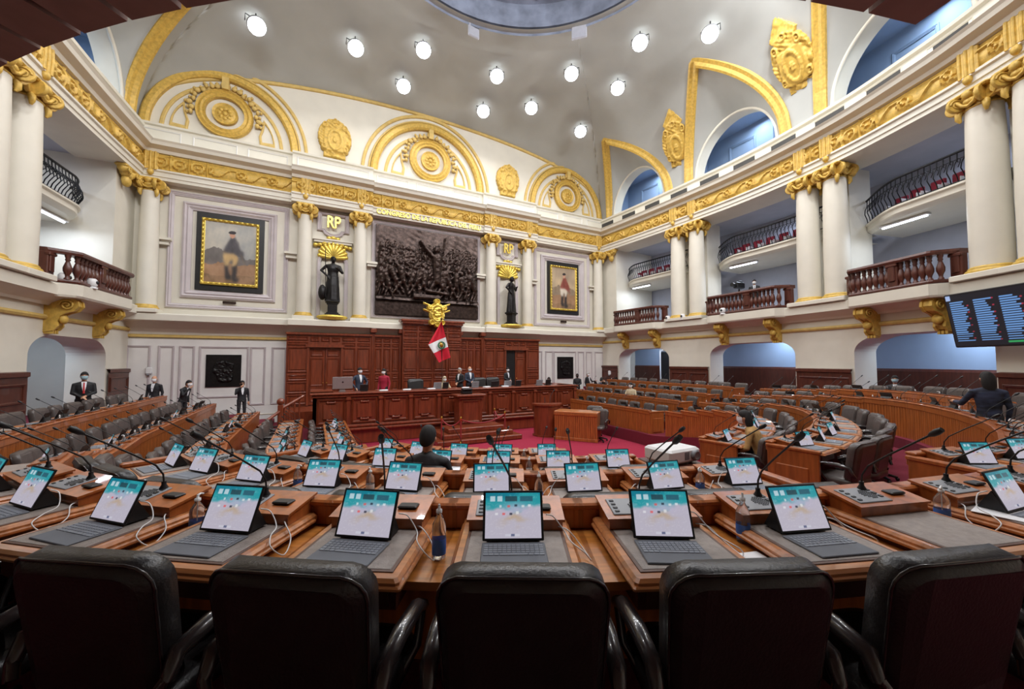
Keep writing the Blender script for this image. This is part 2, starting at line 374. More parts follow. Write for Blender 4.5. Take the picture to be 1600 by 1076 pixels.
# ------------------------------------------------------------------ side walls
side_wall = {}
for sg, nm in SIDES:
    q = MB(); cols = []
    S = [0.]
    for (ya, yb, zt) in OPEN:
        a, b = sy(ya), sy(yb); cr = 1.0
        S += list(np.arange(S[-1], a, .4))[1:]+[a]
        S += [a+1e-3]+[a+cr*(1-cos(t)) for t in np.linspace(0, pi/2, 9)[1:]]+list(np.linspace(a+cr, b-cr, 10))[1:]+[b-cr*(1-cos(t)) for t in np.linspace(pi/2, 0, 9)[1:-1]]+[b-1e-3, b]
    S += list(np.arange(S[-1], SREAR, .5))[1:]
    def zlow(s):
        for (ya, yb, zt) in OPEN:
            a, b = sy(ya), sy(yb)
            if a < s < b:
                e = min(s-a, b-s); cr = 1.0
                return zt-.62*(1-math.sqrt(max(0, 1-((cr-e)/cr)**2))) - (0) if e < cr else zt
        return 0.
    zs = [zlow(s) for s in S]
    for (ya, yb, zt) in OPEN:
        pass
    q.grid([[wp(s, 0, z0, sg), wp(s, 0, 5.0, sg)] for s, z0 in zip(S, zs)], False)
    for (ya, yb, zt) in OPEN:       # reveals
        a, b = sy(ya), sy(yb); pts = [(a+1e-3, 1.0)]+[(s, z) for s, z in zip(S, zs) if a < s < b]+[(b-1e-3, 1.0)]
        q.grid([[wp(s, 0, z, sg), wp(s, -1.1, z, sg)] for s, z in pts], False)
    w = struct(q.build('wall_'+nm, 'plaster')); side_wall[sg] = w
    A = lambda q, n, m: q.build(n, m, w)
    s1 = SREAR
    A(sweep([(-.3, 4.85), (.1, 4.72), (.16, 4.8), (.42, 4.95), (.5, 5.0), (.5, 5.3), (.44, 5.34), (-1.2, 5.34)], 0, s1, sg), 'ledge', 'plaster')
    A(sweep([(0, 4.3), (.07, 4.32), (.1, 4.38), (.07, 4.44), (0, 4.46)], 0, s1, sg), 'gilt_line', 'ochre')
    A(sweep([(-1.2, 10.75), (.36, 10.75), (.36, 10.88), (.4, 10.9), (.4, 11.06), (.46, 11.1), (.46, 11.17), (.2, 11.17)], 0, s1, sg), 'architrave', 'plaster')
    A(sweep([(.2, 11.84), (.45, 11.88), (.5, 12.0), (.72, 12.1), (.76, 12.22), (.82, 12.3), (.26, 12.36), (.22, 12.4), (.22, 12.95), (.32, 13.0), (.34, 13.1), (-.8, 13.12)], 0, s1, sg), 'cornice', 'plaster')
    n = int(s1/.05); q = MB(); q.grid([[wp(s, .2+float(h), 11.16+.69*v, sg) for v, h in zip(VS, frieze_h(np.full(15, s+20), VS))] for s in np.linspace(0, s1, n)], False); A(q, 'gilt_frieze', 'gold')
    for k in range(int(s1/1.9)):
        M = wM(.9+k*1.9, .225, 12.68, sg); q = MB(); q.box((0, 0, 0), (1.1, .02, .3)); v = q.build('vent', 'vent', w, M)
        q = MB(); frame(q, 1.2, .4, .05, .03); q.build('vent_frame', 'plaster', w, M)
    # gallery floor, back, ceiling; corridor behind the arcade
    A(sweep([(-1.0, 5.25), (-4.0, 5.25)], 0, s1, sg), 'gallery_floor', 'gallery_wall')
    A(sweep([(-3.8, 5.2), (-3.8, 11.2)], 0, s1, sg), 'gallery_back', 'gallery_wall')
    A(sweep([(-4.0, 10.85), (.1, 10.85)], 0, s1, sg), 'gallery_ceiling', 'gallery_wall')
    A(sweep([(-3.2, 0), (-3.2, 5.0)], 0, s1, sg), 'corridor_back', 'blue_wall')
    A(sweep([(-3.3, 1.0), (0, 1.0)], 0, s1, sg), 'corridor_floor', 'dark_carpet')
    A(sweep([(-3.3, 4.9), (0, 4.9)], 0, s1, sg), 'corridor_ceiling', 'blue_wall')
    q = sweep([(-3.15, 1.0), (-3.15, 2.65), (-3.2, 2.75)], 0, s1, sg); A(q, 'corridor_wainscot', 'dark_wood')
    # corner pier and piers behind the column pairs
    for (ya, yb, off) in ((21.5, 20.05, .0), (15.3, 13.9, -.75), (8.5, 7.4, -.75), (3.3, 2.2, -.75)):
        a, b = sy(ya), sy(yb)
        q = MB(); dp = 3.7 if ya > 21 else 1.2; q.grid([[wp(a, off-dp, z, sg), wp(a, off, z, sg), wp(b, off, z, sg), wp(b, off-dp, z, sg)] for z in (5.3, 10.9)], False); A(q, 'gallery_pier', 'plaster')
    for (ya, yb) in ((21.5, 19.95), (15.9, 13.4), (9.1, 7.0), (3.25, 0.)):
        a, b = sy(ya)+.02, sy(yb)-.02
        A(sweep([(.0, .5), (.07, .5), (.07, 2.6), (.12, 2.62), (.12, 2.74), (0, 2.76)], a, b, sg), 'wainscot', 'dark_wood')
        n = max(1, int((b-a)/1.1))
        for k in range(n):
            for (zc, hh) in ((2.15, .55), (1.4, .6)):
                q = MB(); frame(q, (b-a)/n-.2, hh, .08, .04); q.build('wainscot_panel', 'dark_wood', w, wM(a+(b-a)*(k+.5)/n, .07, zc, sg))
# ------------------------------------------------------------------ vault
VC = np.array([0., 9.3]); VR = 6.45; VZ0, VZ1 = 13.08, 18.6
LUN = [(18.15, 2.45), (11.8, 2.6), (5.35, 2.45)]; APX = [(10.35, 18.35), (10.3, 11.9), (9.3, 6.3)]
def vault(P0, d):
    P0 = np.array(P0[:2]); n = VC-P0; L = np.hypot(*n); n = n/L; LL = L-VR
    k = min(max(d/LL, 0), 1); z = VZ0+(VZ1-VZ0)*math.sqrt(max(0, 1-(1-k)**2)); p = P0+n*d
    return np.array([p[0], p[1], z]), LL
def lun_tri(k):
    c, a = LUN[k]; return np.array([wp(sy(c+a), 0, 0, 1)[:2], APX[k], wp(sy(c-a), 0, 0, 1)[:2]])
TRI = [lun_tri(k) for k in range(3)]
def in_tri(p, t):
    def cr(a, b): return (b[0]-a[0])*(p[1]-a[1])-(b[1]-a[1])*(p[0]-a[0])
    w = (t[2]-t[0])*0; o = np.array([t[1][1]-0, 0])
    d1, d2 = cr(t[0], t[1]), cr(t[1], t[2]); sgn = 1 if ((t[1]-t[0])[0]*(t[2]-t[0])[1]-(t[1]-t[0])[1]*(t[2]-t[0])[0]) > 0 else -1
    return d1*sgn > 0 and d2*sgn > 0 and p[0] > t[1][0]-.1
_bt = [(x, y) for x, y in SD]+[(12.6*cos(t), 21.5+3*sin(t)) for t in np.linspace(0, pi/2, 30)]
_bt = np.array(_bt); _ba = np.arctan2(_bt[:, 1]-VC[1], _bt[:, 0]); _br = np.hypot(_bt[:, 0], _bt[:, 1]-VC[1]); _o = np.argsort(_ba); _ba, _br = _ba[_o], _br[_o]
def vault_z(x, y):
    R_ = np.interp(math.atan2(y-VC[1], abs(x)), _ba, _br); k = min(max((R_-math.hypot(x, y-VC[1]))/(R_-VR), 0), 1); return VZ0+(VZ1-VZ0)*math.sqrt(max(0, 1-(1-k)**2))
q = MB(); cols = []
def vcol(P0, d0):
    LL = vault(P0, 0)[1]; ks = 1-np.cos(np.linspace(0, 1, 56)*pi/2); ks = d0/LL+(1-d0/LL)*ks if d0 > 0 else ks
    return [tuple(vault(P0, k*LL)[0]) for k in ks]
side = []
for y in np.r_[np.linspace(21.5, 2.6, 210)]:
    side.append((wp(sy(y), 0, 0, 1), 0.))
for s in np.linspace(sy(2.5), SMAX, 24): side.append((wp(s, 0, 0, 1), 0.))
rightc = [vcol(p, d) for p, d in side]
leftc = [[(-x, y, z) for x, y, z in c] for c in rightc]
back = []
for th in np.linspace(0, pi, 60):
    P = (12.6*cos(th), 21.5+3.0*sin(th)); LL = vault(P, 0)[1]; lo, hi = 0., LL
    for _ in range(40):
        m = (lo+hi)/2
        if vault(P, m)[0][1] > YB+.1: lo = m
        else: hi = m
    back.append(vcol(P, max(hi, .001)))
ring = leftc[::-1]+back[::-1]+rightc
def keepf(i, j):
    c = (np.array(ring[i][j])+np.array(ring[i+1][j+1]))/2; p = (abs(c[0]), c[1])
    return not (p[0] > 8.5 and any(in_tri(p, t) for t in TRI))
q.grid(ring, True, keepf); ceiling = struct(q.build('ceiling', 'vault_plaster'))
C = lambda q, n, m: q.build(n, m, ceiling)
top = [c[0] for c in back]
q = MB(); q.tube([(x, YB-.02, z) for x, y, z in top], .1, 6); C(q, 'vault_moulding', 'ochre')
for sg, nm in SIDES:
    for li, (c, a) in enumerate(LUN):
        al = np.arccos(np.linspace(1, -1, 61)); gold = []; white = []; white2 = []; A0, A1, A2 = TRI[li]
        for t in al:
            w = cos(t); k = 1-abs(w); base = A0 if w > 0 else A2
            e_ = base+(A1-base)*k; gold.append(np.array([e_[0], e_[1], vault_z(e_[0], e_[1])]))
            pw = wp(sy(c+a*.84*w), .0, 0, 1); white.append((pw[0], pw[1], VZ0+.02+2.55*sin(t)))
            pw2 = wp(sy(c+a*.84*w), -.7, 0, 1); white2.append((pw2[0], pw2[1], VZ0+.02+2.55*sin(t)))
        f = lambda p: (sg*p[0], p[1], p[2])
        q = MB(); q.grid([[f(g), f(w_)] for g, w_ in zip(gold, white)], True); C(q, 'lunette_web', 'vault_plaster')
        q = MB(); q.grid([[f(w_), f(u)] for u, w_ in zip(white2, white)], True); C(q, 'lunette_reveal', 'plaster')
        q = MB(); q.tube([f(p) for p in white], .07, 6); C(q, 'lunette_arch', 'plaster')
        # gold rib: flat band sunk into the vault
        q = MB(); rings = []
        for i, t in enumerate(al):
            w = cos(t); g = gold[i]; nrm = np.array([VC[0]-g[0], VC[1]-g[1], -4.2]); nrm /= np.linalg.norm(nrm)
            tg = np.array(gold[min(i+1, 60)])-np.array(gold[max(i-1, 0)]); tg /= np.linalg.norm(tg); b_ = np.cross(tg, nrm); b_ /= np.linalg.norm(b_)
            hw = .24
            rings.append([f(g-b_*hw-nrm*.05), f(g-b_*hw+nrm*.08), f(g-b_*hw*.6+nrm*.12), f(g+nrm*.07), f(g+b_*hw*.6+nrm*.12), f(g+b_*hw+nrm*.08), f(g+b_*hw-nrm*.05)])
        q.loft(rings, True, True, False); C(q, 'gilt_rib', 'gold')
        s0, s1 = sy(c+a), sy(c-a)
        q = sweep([(-2.6, 13.0), (-2.6, 17.0)], s0-.6, s1+.6, sg); C(q, 'lunette_room_back', 'blue_wall')
        for ss in (s0-.6, s1+.6):
            q = MB(); q.grid([[wp(ss, -2.7, z, sg), wp(ss, -.05, z, sg)] for z in (13, 17)], False); C(q, 'lunette_room_side', 'blue_wall')
        q = sweep([(-2.7, 16.2), (.0, 16.2)], s0-.6, s1+.6, sg); C(q, 'lunette_room_ceiling', 'blue_wall')
        for k in (-.35, .35):
            M = wM((s0+s1)/2+k*(s1-s0)*.6, -2.58, 14.4, sg); q = MB(); frame(q, 1.5, 2.2, .12, .06); q.build('lunette_room_panel', 'blue_wall', ceiling, M)
# skylight drum and dark glazed dome
q = MB(); N = 64
q.loft([[(r*cos(2*pi*k/N), 9.3+r*sin(2*pi*k/N), z) for k in range(N)] for r, z in ((VR+.25, VZ1-.12), (VR+.25, VZ1+.1), (VR, VZ1+.1), (VR, VZ1+1.2), (VR-.3, VZ1+1.3))], True, False, False); C(q, 'skylight_drum', 'sky_dark')
q = MB(); q.loft([[(r*cos(2*pi*k/N), 9.3+r*sin(2*pi*k/N), z) for k in range(N)] for r, z in ((VR-.2, VZ1+1.3), (4.4, VZ1+1.9), (2, VZ1+2.3), (.05, VZ1+2.4))], True, False, True); C(q, 'skylight_glass', 'sky_dark')
for k in range(24):
    a = k*pi/12; q = MB(); q.tube([(r*cos(a), 9.3+r*sin(a), z-.05) for r, z in ((VR-.2, VZ1+1.3), (4.4, VZ1+1.9), (2, VZ1+2.3), (.3, VZ1+2.4))], .06, 5); C(q, 'skylight_bar', 'iron')
for r, z in ((4.4, VZ1+1.85), (2.2, VZ1+2.22)):
    q = MB(); q.tube([(r*cos(2*pi*k/48), 9.3+r*sin(2*pi*k/48), z) for k in range(48)], .05, 5, True); C(q, 'skylight_bar', 'iron')
# ------------------------------------------------------------------ gallery over the camera (dark soffit with blocks)
q = MB(); cc = (0., 11.1); ph = np.radians(np.linspace(14, 57, 40))
def pol(r, p, z): return (-r*sin(p), cc[1]-r*cos(p), z)
q.loft([[pol(r, p, z) for p in ph] for r, z in ((15.5, 5.22), (10.7, 5.22), (10.7, 5.5), (15.5, 5.5))], False, False, False); gal = struct(q.build('ceiling_gallery', 'soffit'))
for k, p in enumerate(np.radians(np.arange(15.1, 57, 2.15))):
    q = MB(); q.cur = 0; q.box((0, 0, 0), (.36, .75, .16)); q.build('soffit_block', 'soffit', gal, T(*pol(10.93, p, 5.15)) @ Rz(-p))
q = MB(); q.loft([[pol(r, p, z) for p in ph] for r, z in ((10.71, 5.1), (10.62, 5.24), (10.62, 5.5), (10.8, 5.52))], False, False, False); q.build('soffit_edge', 'soffit_edge', gal)
# ------------------------------------------------------------------ ceiling floodlights
FL = [(-8.21, 18.82, 17.69), (-4.33, 18.67, 18.12), (-1.4, 17.72, 18.44), (-1.89, 19.87, 17.89), (2.44, 17.61, 18.42), (2.6, 19.79, 17.88), (5.07, 18.55, 18.09), (5.85, 15.74, 18.48), (8.36, 15.05, 18.1), (8.58, 18.56, 17.69), (7.51, 12.63, 18.43), (9.45, 10.44, 17.92)]
ORD = ['first', 'second', 'third', 'fourth', 'fifth', 'sixth', 'seventh', 'eighth', 'ninth', 'tenth', 'eleventh', 'twelfth', 'thirteenth', 'fourteenth', 'fifteenth', 'sixteenth', 'seventeenth', 'eighteenth', 'nineteenth', 'twentieth', 'twenty-first', 'twenty-second', 'twenty-third', 'twenty-fourth']
FLBL = ['leftmost of all, over the left arch', 'second from left, upper row', 'beside the left end of the dark skylight', 'low one above the middle arch', 'just below the dark skylight, left of its middle', 'lowest of the ceiling middle, left of a close pair', 'right of the close pair in the ceiling middle', 'below the right side of the dark skylight', 'lower right, above the right portrait arch', 'lowest of all, above the right small arch', 'second from right, upper row', 'rightmost of all, near the right vault']
qb = MB(); qb.lathe([(.14, 0), (.2, .02), (.3, -.02), (.36, -.12), (.36, -.2), (.34, -.22)], 20, caps=False); flood_body = qb.mesh('housing', 'grey_plastic')
ql = MB(); ql.lathe([(.34, -.215), (.27, -.245), (.05, -.26)], 20); flood_lens = ql.mesh('lens', 'flood_lens')
qk = MB(); qk.tube([(-.39, 0, -.1), (-.39, 0, .2), (.39, 0, .2), (.39, 0, -.1)], .02, 6); qk.tube([(0, 0, .2), (0, 0, .55)], .025, 6); flood_yoke = qk.mesh('yoke', 'iron')
for k in range(8):      # added unseen lamps over the near half, to brighten the back wall
    a = pi+.25+k*(pi-.5)/7; FL.append((9.2*cos(a), 9.3+9.2*sin(a), vault_z(9.2*cos(a), 9.3+9.2*sin(a))))
for i, (x, y, z) in enumerate(FL):
    e = empty('floodlight', (x, y, z-.45), 0, 'round ceiling floodlight, '+FLBL[i] if i < 12 else ORD[i-12]+' of the added fill floodlights overhead on the near vault, from left', 'floodlight', 'ceiling floodlights')
    d = ((Vector((-1.5, 6., 1)) if i < 12 else Vector((0, 19., 2)))-Vector((x, y, z))).normalized(); M = Vector((0, 0, -1)).rotation_difference(d).to_matrix().to_4x4()
    inst(flood_body, 'housing', e, M=M); inst(flood_lens, 'lens', e, M=M); inst(flood_yoke, 'yoke', e, rz=math.atan2(d.y, d.x)+pi/2)
    area(Vector((x, y, z-.45))+d*.34, (x*.5, 9., 1.5) if i < 12 else (x*.6, 21., 1.5), .6, FLOOD_W if i < 12 else FLOOD_W*2.75, (.98, .98, 1.0))
for (x, y, rz, w) in ((.54, 16.06, .1, .55), (4.93, 13.87, -.75, .7)):
    q = MB(); q.bev((0, 0, 0), (w, .12, .62), .03); q.box((0, .1, .5), (.05, .05, .9)); o = q.build('loudspeaker', 'grey_panel', None, T(x, y, 18.35) @ Rz(rz)); tag(o, 'grey flat loudspeaker panel at the '+('left' if x < 1 else 'right')+' edge of the dark skylight', 'loudspeaker')
# ------------------------------------------------------------------ floor and terraces
CY = 11.1
# row: rear radius, rear floor, left leg half-width and floor, right leg half-width and floor
ROWS = {'E': (6.7, .82, 5.1, .1, 5.55, .42), 'D': (8.05, 1.03, 6.4, .24, 6.95, .72), 'C': (9.55, 1.28, 7.8, .42, 8.35, .95), 'B': (10.7, 1.45, 9.2, .70, 9.75, 1.17), 'A': (12.55, 1.46, 10.5, 1.05, 11.1, 1.35)}
def sstep(t): t = min(max(t, 0), 1); return t*t*(3-2*t)
def rowpt(row, p, off=0.):
    """p: degrees round the back of the horseshoe (left positive); past 90 it runs up the straight legs at 10 per metre"""
    r, zr, hl, zll, hr, zlr = ROWS[row]; a = abs(p); sg = -1 if p > 0 else 1; h, zl = (hl, zll) if p > 0 else (hr, zlr)
    if row == 'C': r += .6*sstep((10-p)/20)
    k = sstep((82-a)/44); z = zl+(zr-zl)*sstep((80-a)/36)
    if a <= 90:
        R = h+(r-h)*k+off; t = math.radians(a); return np.array([sg*R*sin(t), CY-R*cos(t), z])
    return np.array([sg*(h+off), CY+(a-90)*.1, z])
def seatM(row, p):
    a = rowpt(row, p-.5); b = rowpt(row, p+.5); t = b-a; c = rowpt(row, p)
    n = np.array([t[1], -t[0]]); n /= np.hypot(*n)
    tgt = np.array([0, max(CY, c[1])])-c[:2]
    if n @ tgt < 0: n = -n
    return T(*c) @ Rz(math.atan2(n[1], n[0])-pi/2)
q = MB(); q.box((0, 9, -.05), (27, 27, .1)); struct(q.build('floor', 'carpet'))
PP = list(np.arange(-190, 190.1, 3))
order = ['E', 'D', 'C', 'B', 'A']
for i, r in enumerate(order):
    q = MB(); rows = []
    for p in PP:
        a = rowpt(r, p, -.5); b = rowpt(order[i+1], p, -.5) if i < 4 else rowpt(r, p, 3.2)
        rows.append([(a[0], a[1], -.02), (a[0], a[1], a[2]), (b[0], b[1], a[2])])
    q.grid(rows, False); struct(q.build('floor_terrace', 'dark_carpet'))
# ------------------------------------------------------------------ desk
SPW = .70
def desk_parts():
    L = []
    q = MB(); q.bev((0, 0, .745), (.54, .62, .045), .012); q.bev((0, -.02, .735), (.56, .6, .02), .006); L.append(('top', q.mesh('top', 'top_wood'), None))
    q = MB(); q.bev((0, -.03, .7685), (.46, .46, .006), .002); L.append(('mat_border', q.mesh('mat_border', 'mat_border'), None))
    q = MB(); q.bev((0, -.03, .7705), (.43, .43, .006), .002); L.append(('leather_mat', q.mesh('leather_mat', 'leather_mat'), None))
    q = MB(); q.box((0, -.0, .67), (.48, .5, .1)); q.box((0, -.255, .67), (.42, .01, .07)); L.append(('drawer', q.mesh('drawer', 'dark_wood'), None))
    q = MB(); q.box((0, .06, .68), (SPW+.02, .5, .035)); L.append(('counter', q.mesh('counter', 'counter_wood'), None))
    q = MB(); n = 9; w = (SPW+.03)/n
    for k in range(n): q.bev((-(SPW+.03)/2+w*(k+.5), .35, .18), (w-.008, .03, 1.1), .006)
    q.box((0, .335, .2), (SPW+.03, .02, 1.14)); q.bev((0, .345, .75), (SPW+.05, .07, .12), .012); q.bev((0, .34, .82), (SPW+.05, .1, .035), .01); q.bev((0, .36, -.36), (SPW+.03, .06, .14), .01)
    L.append(('front_panel', q.mesh('front_panel', 'desk_wood'), None))
    q = MB(); y0, y1 = .12, .33
    a = [(-.23, y0, .768), (.23, y0, .768), (.23, y1, .768), (-.23, y1, .768)]; b = [(-.23, y0, .815), (.23, y0, .815), (.23, y1, .85), (-.23, y1, .85)]
    q.loft([a, b], True, True, False); q.add([(-.24, y0-.01, .815), (.24, y0-.01, .815), (.24, y1+.01, .853), (-.24, y1+.01, .853)]+[(-.24, y0-.01, .827), (.24, y0-.01, .827), (.24, y1+.01, .865), (-.24, y1+.01, .865)], [(3, 2, 1, 0), (4, 5, 6, 7), (0, 1, 5, 4), (1, 2, 6, 5), (2, 3, 7, 6), (3, 0, 4, 7)])
    sub = []
    z = lambda y: .827+(y-y0)*.165
    p = MB(); th = math.atan(.165)
    Mp = T(-.09, .215, z(.215)+.004) @ Rx(th); p.bev((0, 0, 0), (.22, .15, .008), .003, Mp); sub.append(('control_plate', p.mesh('control_plate', 'grey_plastic')))
    p = MB()
    for k in range(4): p.box((-.085, -.05+k*.033, .006), (.022, .012, .005), Mp)
    for i in range(7):
        for j in range(7):
            if (i-3)**2+(j-3)**2 < 11: p.box((.0+i*.013-.005, -.04+j*.013, .005), (.008, .005, .004), Mp @ Rz(0))
    for i in range(3): p.box((.085, -.03+i*.035, .006), (.02, .018, .006), Mp)
    sub.append(('buttons', p.mesh('buttons', 'black')))
    p = MB(); bx, by, bz = -.02, .27, z(.27)
    p.lathe([(.022, 0), (.022, .012), (.012, .03), (.012, .05)], 10, (bx, by, bz))
    pts = [(bx, by, bz+.04), (bx, by-.005, bz+.09), (bx, by-.04, bz+.15), (bx, by-.15, bz+.24), (bx, by-.27, bz+.33), (bx, by-.33, bz+.375)]
    p.tube(pts, .005, 6); p.tube([pts[-1], (bx, by-.345, bz+.386), (bx, by-.365, bz+.401), (bx, by-.385, bz+.416)], [.006, .014, .016, .012], 10)
    sub.append(('gooseneck_microphone', p.mesh('gooseneck_microphone', 'black')))
    p = MB(); p.bev((.13, .215, z(.215)+.008), (.1, .06, .014), .005, None); sub.append(('voting_pad', p.mesh('voting_pad', 'black')))
    L.append(('console', q.mesh('console', 'desk_wood'), sub)); return L
DP = desk_parts()
def make_desk(M, label, group, cat='desk'):
    e = empty('desk', label=label, cat=cat, group=group); e.matrix_world = M
    for n, me, sub in DP:
        o = inst(me, n, e)
        if sub:
            for sn, sm in sub:
                c = inst(sm, sn, o)
                if sn == 'buttons': c['kind'] = 'stuff'
                if sn == 'gooseneck_microphone': 
                    a = random.uniform(-.35, .35); c.matrix_local = T(-.02, .27, 0) @ Rz(a) @ T(.02, -.27, 0)
    return e
# end panel closing a run of desks
q = MB(); q.bev((0, .03, .2), (.05, .64, 1.2), .01); q.bev((0, .03, .78), (.07, .68, .05), .012); q.bev((.02, .03, .3), (.05, .4, .5), .01); END = q.mesh('end_panel', 'desk_wood')
# ------------------------------------------------------------------ swivel chair
def rrect(w, h, r, n=5, cz=0.):
    o = []
    for (sx, sz, a0) in ((1, 1, 0), (-1, 1, pi/2), (-1, -1, pi), (1, -1, 1.5*pi)):
        for k in range(n+1):
            a = a0+pi/2*k/n; o.append((sx*(w/2-r)+r*cos(a), cz+sz*(h/2-r)+r*sin(a)))
    return o
def chair_parts(leather):
    L = []
    q = MB(); Mb = T(0, -.2, .68) @ Rx(math.radians(9)); rings = []
    for y, k, rr in ((.055, .05, .06), (.05, .02, .08), (.03, .0, .1), (-.04, .0, .1), (-.055, .012, .1), (-.062, .03, .09)):
        rings.append([(x*(1-.1*max(0, -z)/.3), y+.05*(x/.26)**2, z) for x, z in rrect(.53-2*k, .56-2*k, rr)])
    q.loft(rings, True, True, True, Mb); L.append(('backrest', q.mesh('backrest', leather)))
    q = MB(); q.tube([(x*(1-.1*max(0, -z)/.3), -.045+.05*(x/.26)**2, z) for x, z in rrect(.532, .562, .1)], .006, 5, True, Mb); L.append(('piping', q.mesh('piping', 'arm_wood')))
    q = MB(); rings = []
    for z, k in ((.36, .04), (.38, .0), (.44, 0), (.465, .02), (.475, .06)):
        rings.append([(x, y+.04, z) for x, y in rrect(.52-2*k, .5-2*k, .1)])
    q.loft(rings, True, True, True); L.append(('seat', q.mesh('seat', leather)))
    for s in (-1, 1):
        q = MB(); x = s*.3
        q.tube([(x, -.2, .56), (x, -.17, .63), (x, -.05, .65), (x, .12, .64), (x, .2, .6)], [.022, .03, .032, .03, .022], 8); q.tube([(x, .18, .6), (x*.98, .14, .48), (x*.8, .1, .39)], .018, 6); q.tube([(x, -.2, .57), (x*.9, -.22, .52)], .02, 6)
        L.append(('armrest', q.mesh('armrest', 'arm_wood')))
    q = MB(); q.lathe([(.03, .09), (.03, .3), (.05, .31), (.05, .36)], 12); L.append(('column', q.mesh('column', 'black')))
    q = MB()
    for k in range(5):
        a = 2*pi*k/5; q.tube([(0, 0, .11), (.15*cos(a), .15*sin(a), .09), (.28*cos(a), .28*sin(a), .06)], [.03, .025, .02], 6); q.ball((.28*cos(a), .28*sin(a), .03), .03, 8, 5)
    L.append(('star_base', q.mesh('star_base', 'black'))); return L
CH_D = chair_parts('leather'); CH_B = chair_parts('leather_brown')
def make_chair(M, label, group, parts=CH_D, name='swivel_chair'):
    e = empty(name, label=label, cat='chair', group=group); e.matrix_world = M
    for n, me in parts: inst(me, n, e)
    return e
# ------------------------------------------------------------------ tablet with keyboard
def wall_paper(U, V):
    n = fbm(U*1.2, V*1.2, 3, 4, 1.0); b = V+.10*n-.12*(U-.5)
    sand = np.array([196, 190, 206.]); foam = np.array([196, 190, 216.]); teal = np.array([40, 160, 170.]); deep = np.array([16, 128, 150.]); tan = np.array([196, 170, 140.])
    t1 = np.clip((b-.60)/.1, 0, 1)[..., None]; t2 = np.clip((b-.82)/.15, 0, 1)[..., None]
    c = sand*(1-t1)+teal*t1; c = c*(1-t2)+deep*t2
    f = np.exp(-(((U-.55)/.33)**2+((V-.62)/.2)**2)*1.6)[..., None]; c = c*(1-f*.85)+foam*f*.85
    g = np.exp(-(((U-.52)/.2)**2+((V-.36-.1*n)/.07)**2))[..., None]; c = c*(1-g*.8)+tan*g*.8
    w = (np.abs(np.sin((b+.05*n)*34)) < .12)[..., None]*.18; c = c*(1-w)+245*w
    def rect(x0, x1, y0, y1, col, k=.8):
        nonlocal c
        m = ((U > x0) & (U < x1) & (V > y0) & (V < y1))[..., None]*k; c = c*(1-m)+np.array(col)*m
    rect(.08, .17, .80, .92, (226, 236, 244)); rect(.21, .30, .80, .92, (226, 236, 244)); rect(.36, .58, .80, .92, (40, 60, 70), .75); rect(.63, .87, .80, .92, (44, 84, 104), .75)
    for k, (x, y) in enumerate(((.27, .70), (.42, .70), (.55, .71), (.68, .70), (.8, .71), (.2, .52), (.33, .53), (.46, .53), (.58, .55))):
        rect(x-.022, x+.022, y-.028, y+.028, ((240, 240, 245), (235, 90, 90), (40, 44, 60), (240, 240, 240), (240, 246, 250))[k % 5], .75)
    rect(.36, .62, .035, .085, (214, 214, 226), .8); rect(.46, .52, .035, .085, (60, 70, 110), .7)
    return c[..., 0], c[..., 1], c[..., 2]
SCR_ME = tint_mesh('screen', .258, .194, 78, 60, wall_paper, 'screen')
TILT = math.radians(-24)
def tablet_parts():
    L = []; Mt = T(0, 0, .012) @ Rx(TILT)
    q = MB(); q.bev((0, .004, .1075), (.281, .008, .215), .003, Mt); L.append(('tablet_body', q.mesh('tablet_body', 'black'), None))
    L.append(('screen', SCR_ME, Mt @ T(0, -.0015, .1075)))
    q = MB(); q.bev((0, -.105, .004), (.282, .205, .007), .003); L.append(('keyboard', q.mesh('keyboard', 'key_grey'), None))
    q = MB()
    for r in range(5):
        n = 13 if r < 4 else 7
        for k in range(n):
            w = .262/n if r < 4 else (.02, .02, .02, .12, .02, .02, .02)[k]
            x = -.131+.262/n*(k+.5) if r < 4 else (-.12, -.097, -.074, 0, .074, .097, .12)[k]
            q.box((x, -.035-r*.0195, .0085), (w-.0035 if r < 4 else w, .016, .003))
    L.append(('keys', q.mesh('keys', 'key_cap'), None))
    q = MB(); q.prism([(0, .0), (.115, .0), (.058, .1)], .25, 'xz'); me = q.mesh('stand', 'black'); L.append(('stand', me, T(.125, .005, .009) @ Rz(pi/2)))
    return L
TP = tablet_parts()
def make_tablet(M, label, group):
    e = empty('tablet', label=label, cat='tablet', group=group); e.matrix_world = M
    for n, me, mm in TP:
        o = inst(me, n, e, M=mm or Matrix())
        if n == 'keys': o['kind'] = 'stuff'
    return e
# ------------------------------------------------------------------ small desk things
def bottle_parts(h, r, pump, liquid):
    L = []; q = MB(); q.lathe([(r*.9, 0), (r, .008), (r, h*.55), (r*.92, h*.64), (r*.5, h*.76), (r*.34, h*.8), (r*.34, h*.86)], 14); L.append(('body', q.mesh('body', 'clear')))
    q = MB(); q.lathe([(r*1.01, h*.08), (r*1.015, h*.09), (r*1.015, h*.36), (r*1.01, h*.37)], 14, caps=False); L.append(('label_band', q.mesh('label_band', liquid)))
    q = MB(); q.lathe([(r*.42, h*.84), (r*.42, h*.9), (r*.2, h*.91), (r*.14, h)], 12)
    if pump: q.tube([(0, 0, h*.98), (0, -r*.7, h*.99), (0, -r*1.3, h*.95)], r*.15, 6); q.tube([(0, 0, h*.1), (0, 0, h*.84)], r*.06, 5)
    L.append(('pump' if pump else 'cap', q.mesh('pump', 'white_plastic'))); return L
BT = {'clear': bottle_parts(.24, .032, False, 'blue_label'), 'pump': bottle_parts(.2, .034, True, 'blue_label'), 'white': bottle_parts(.2, .034, True, 'white_plastic')}
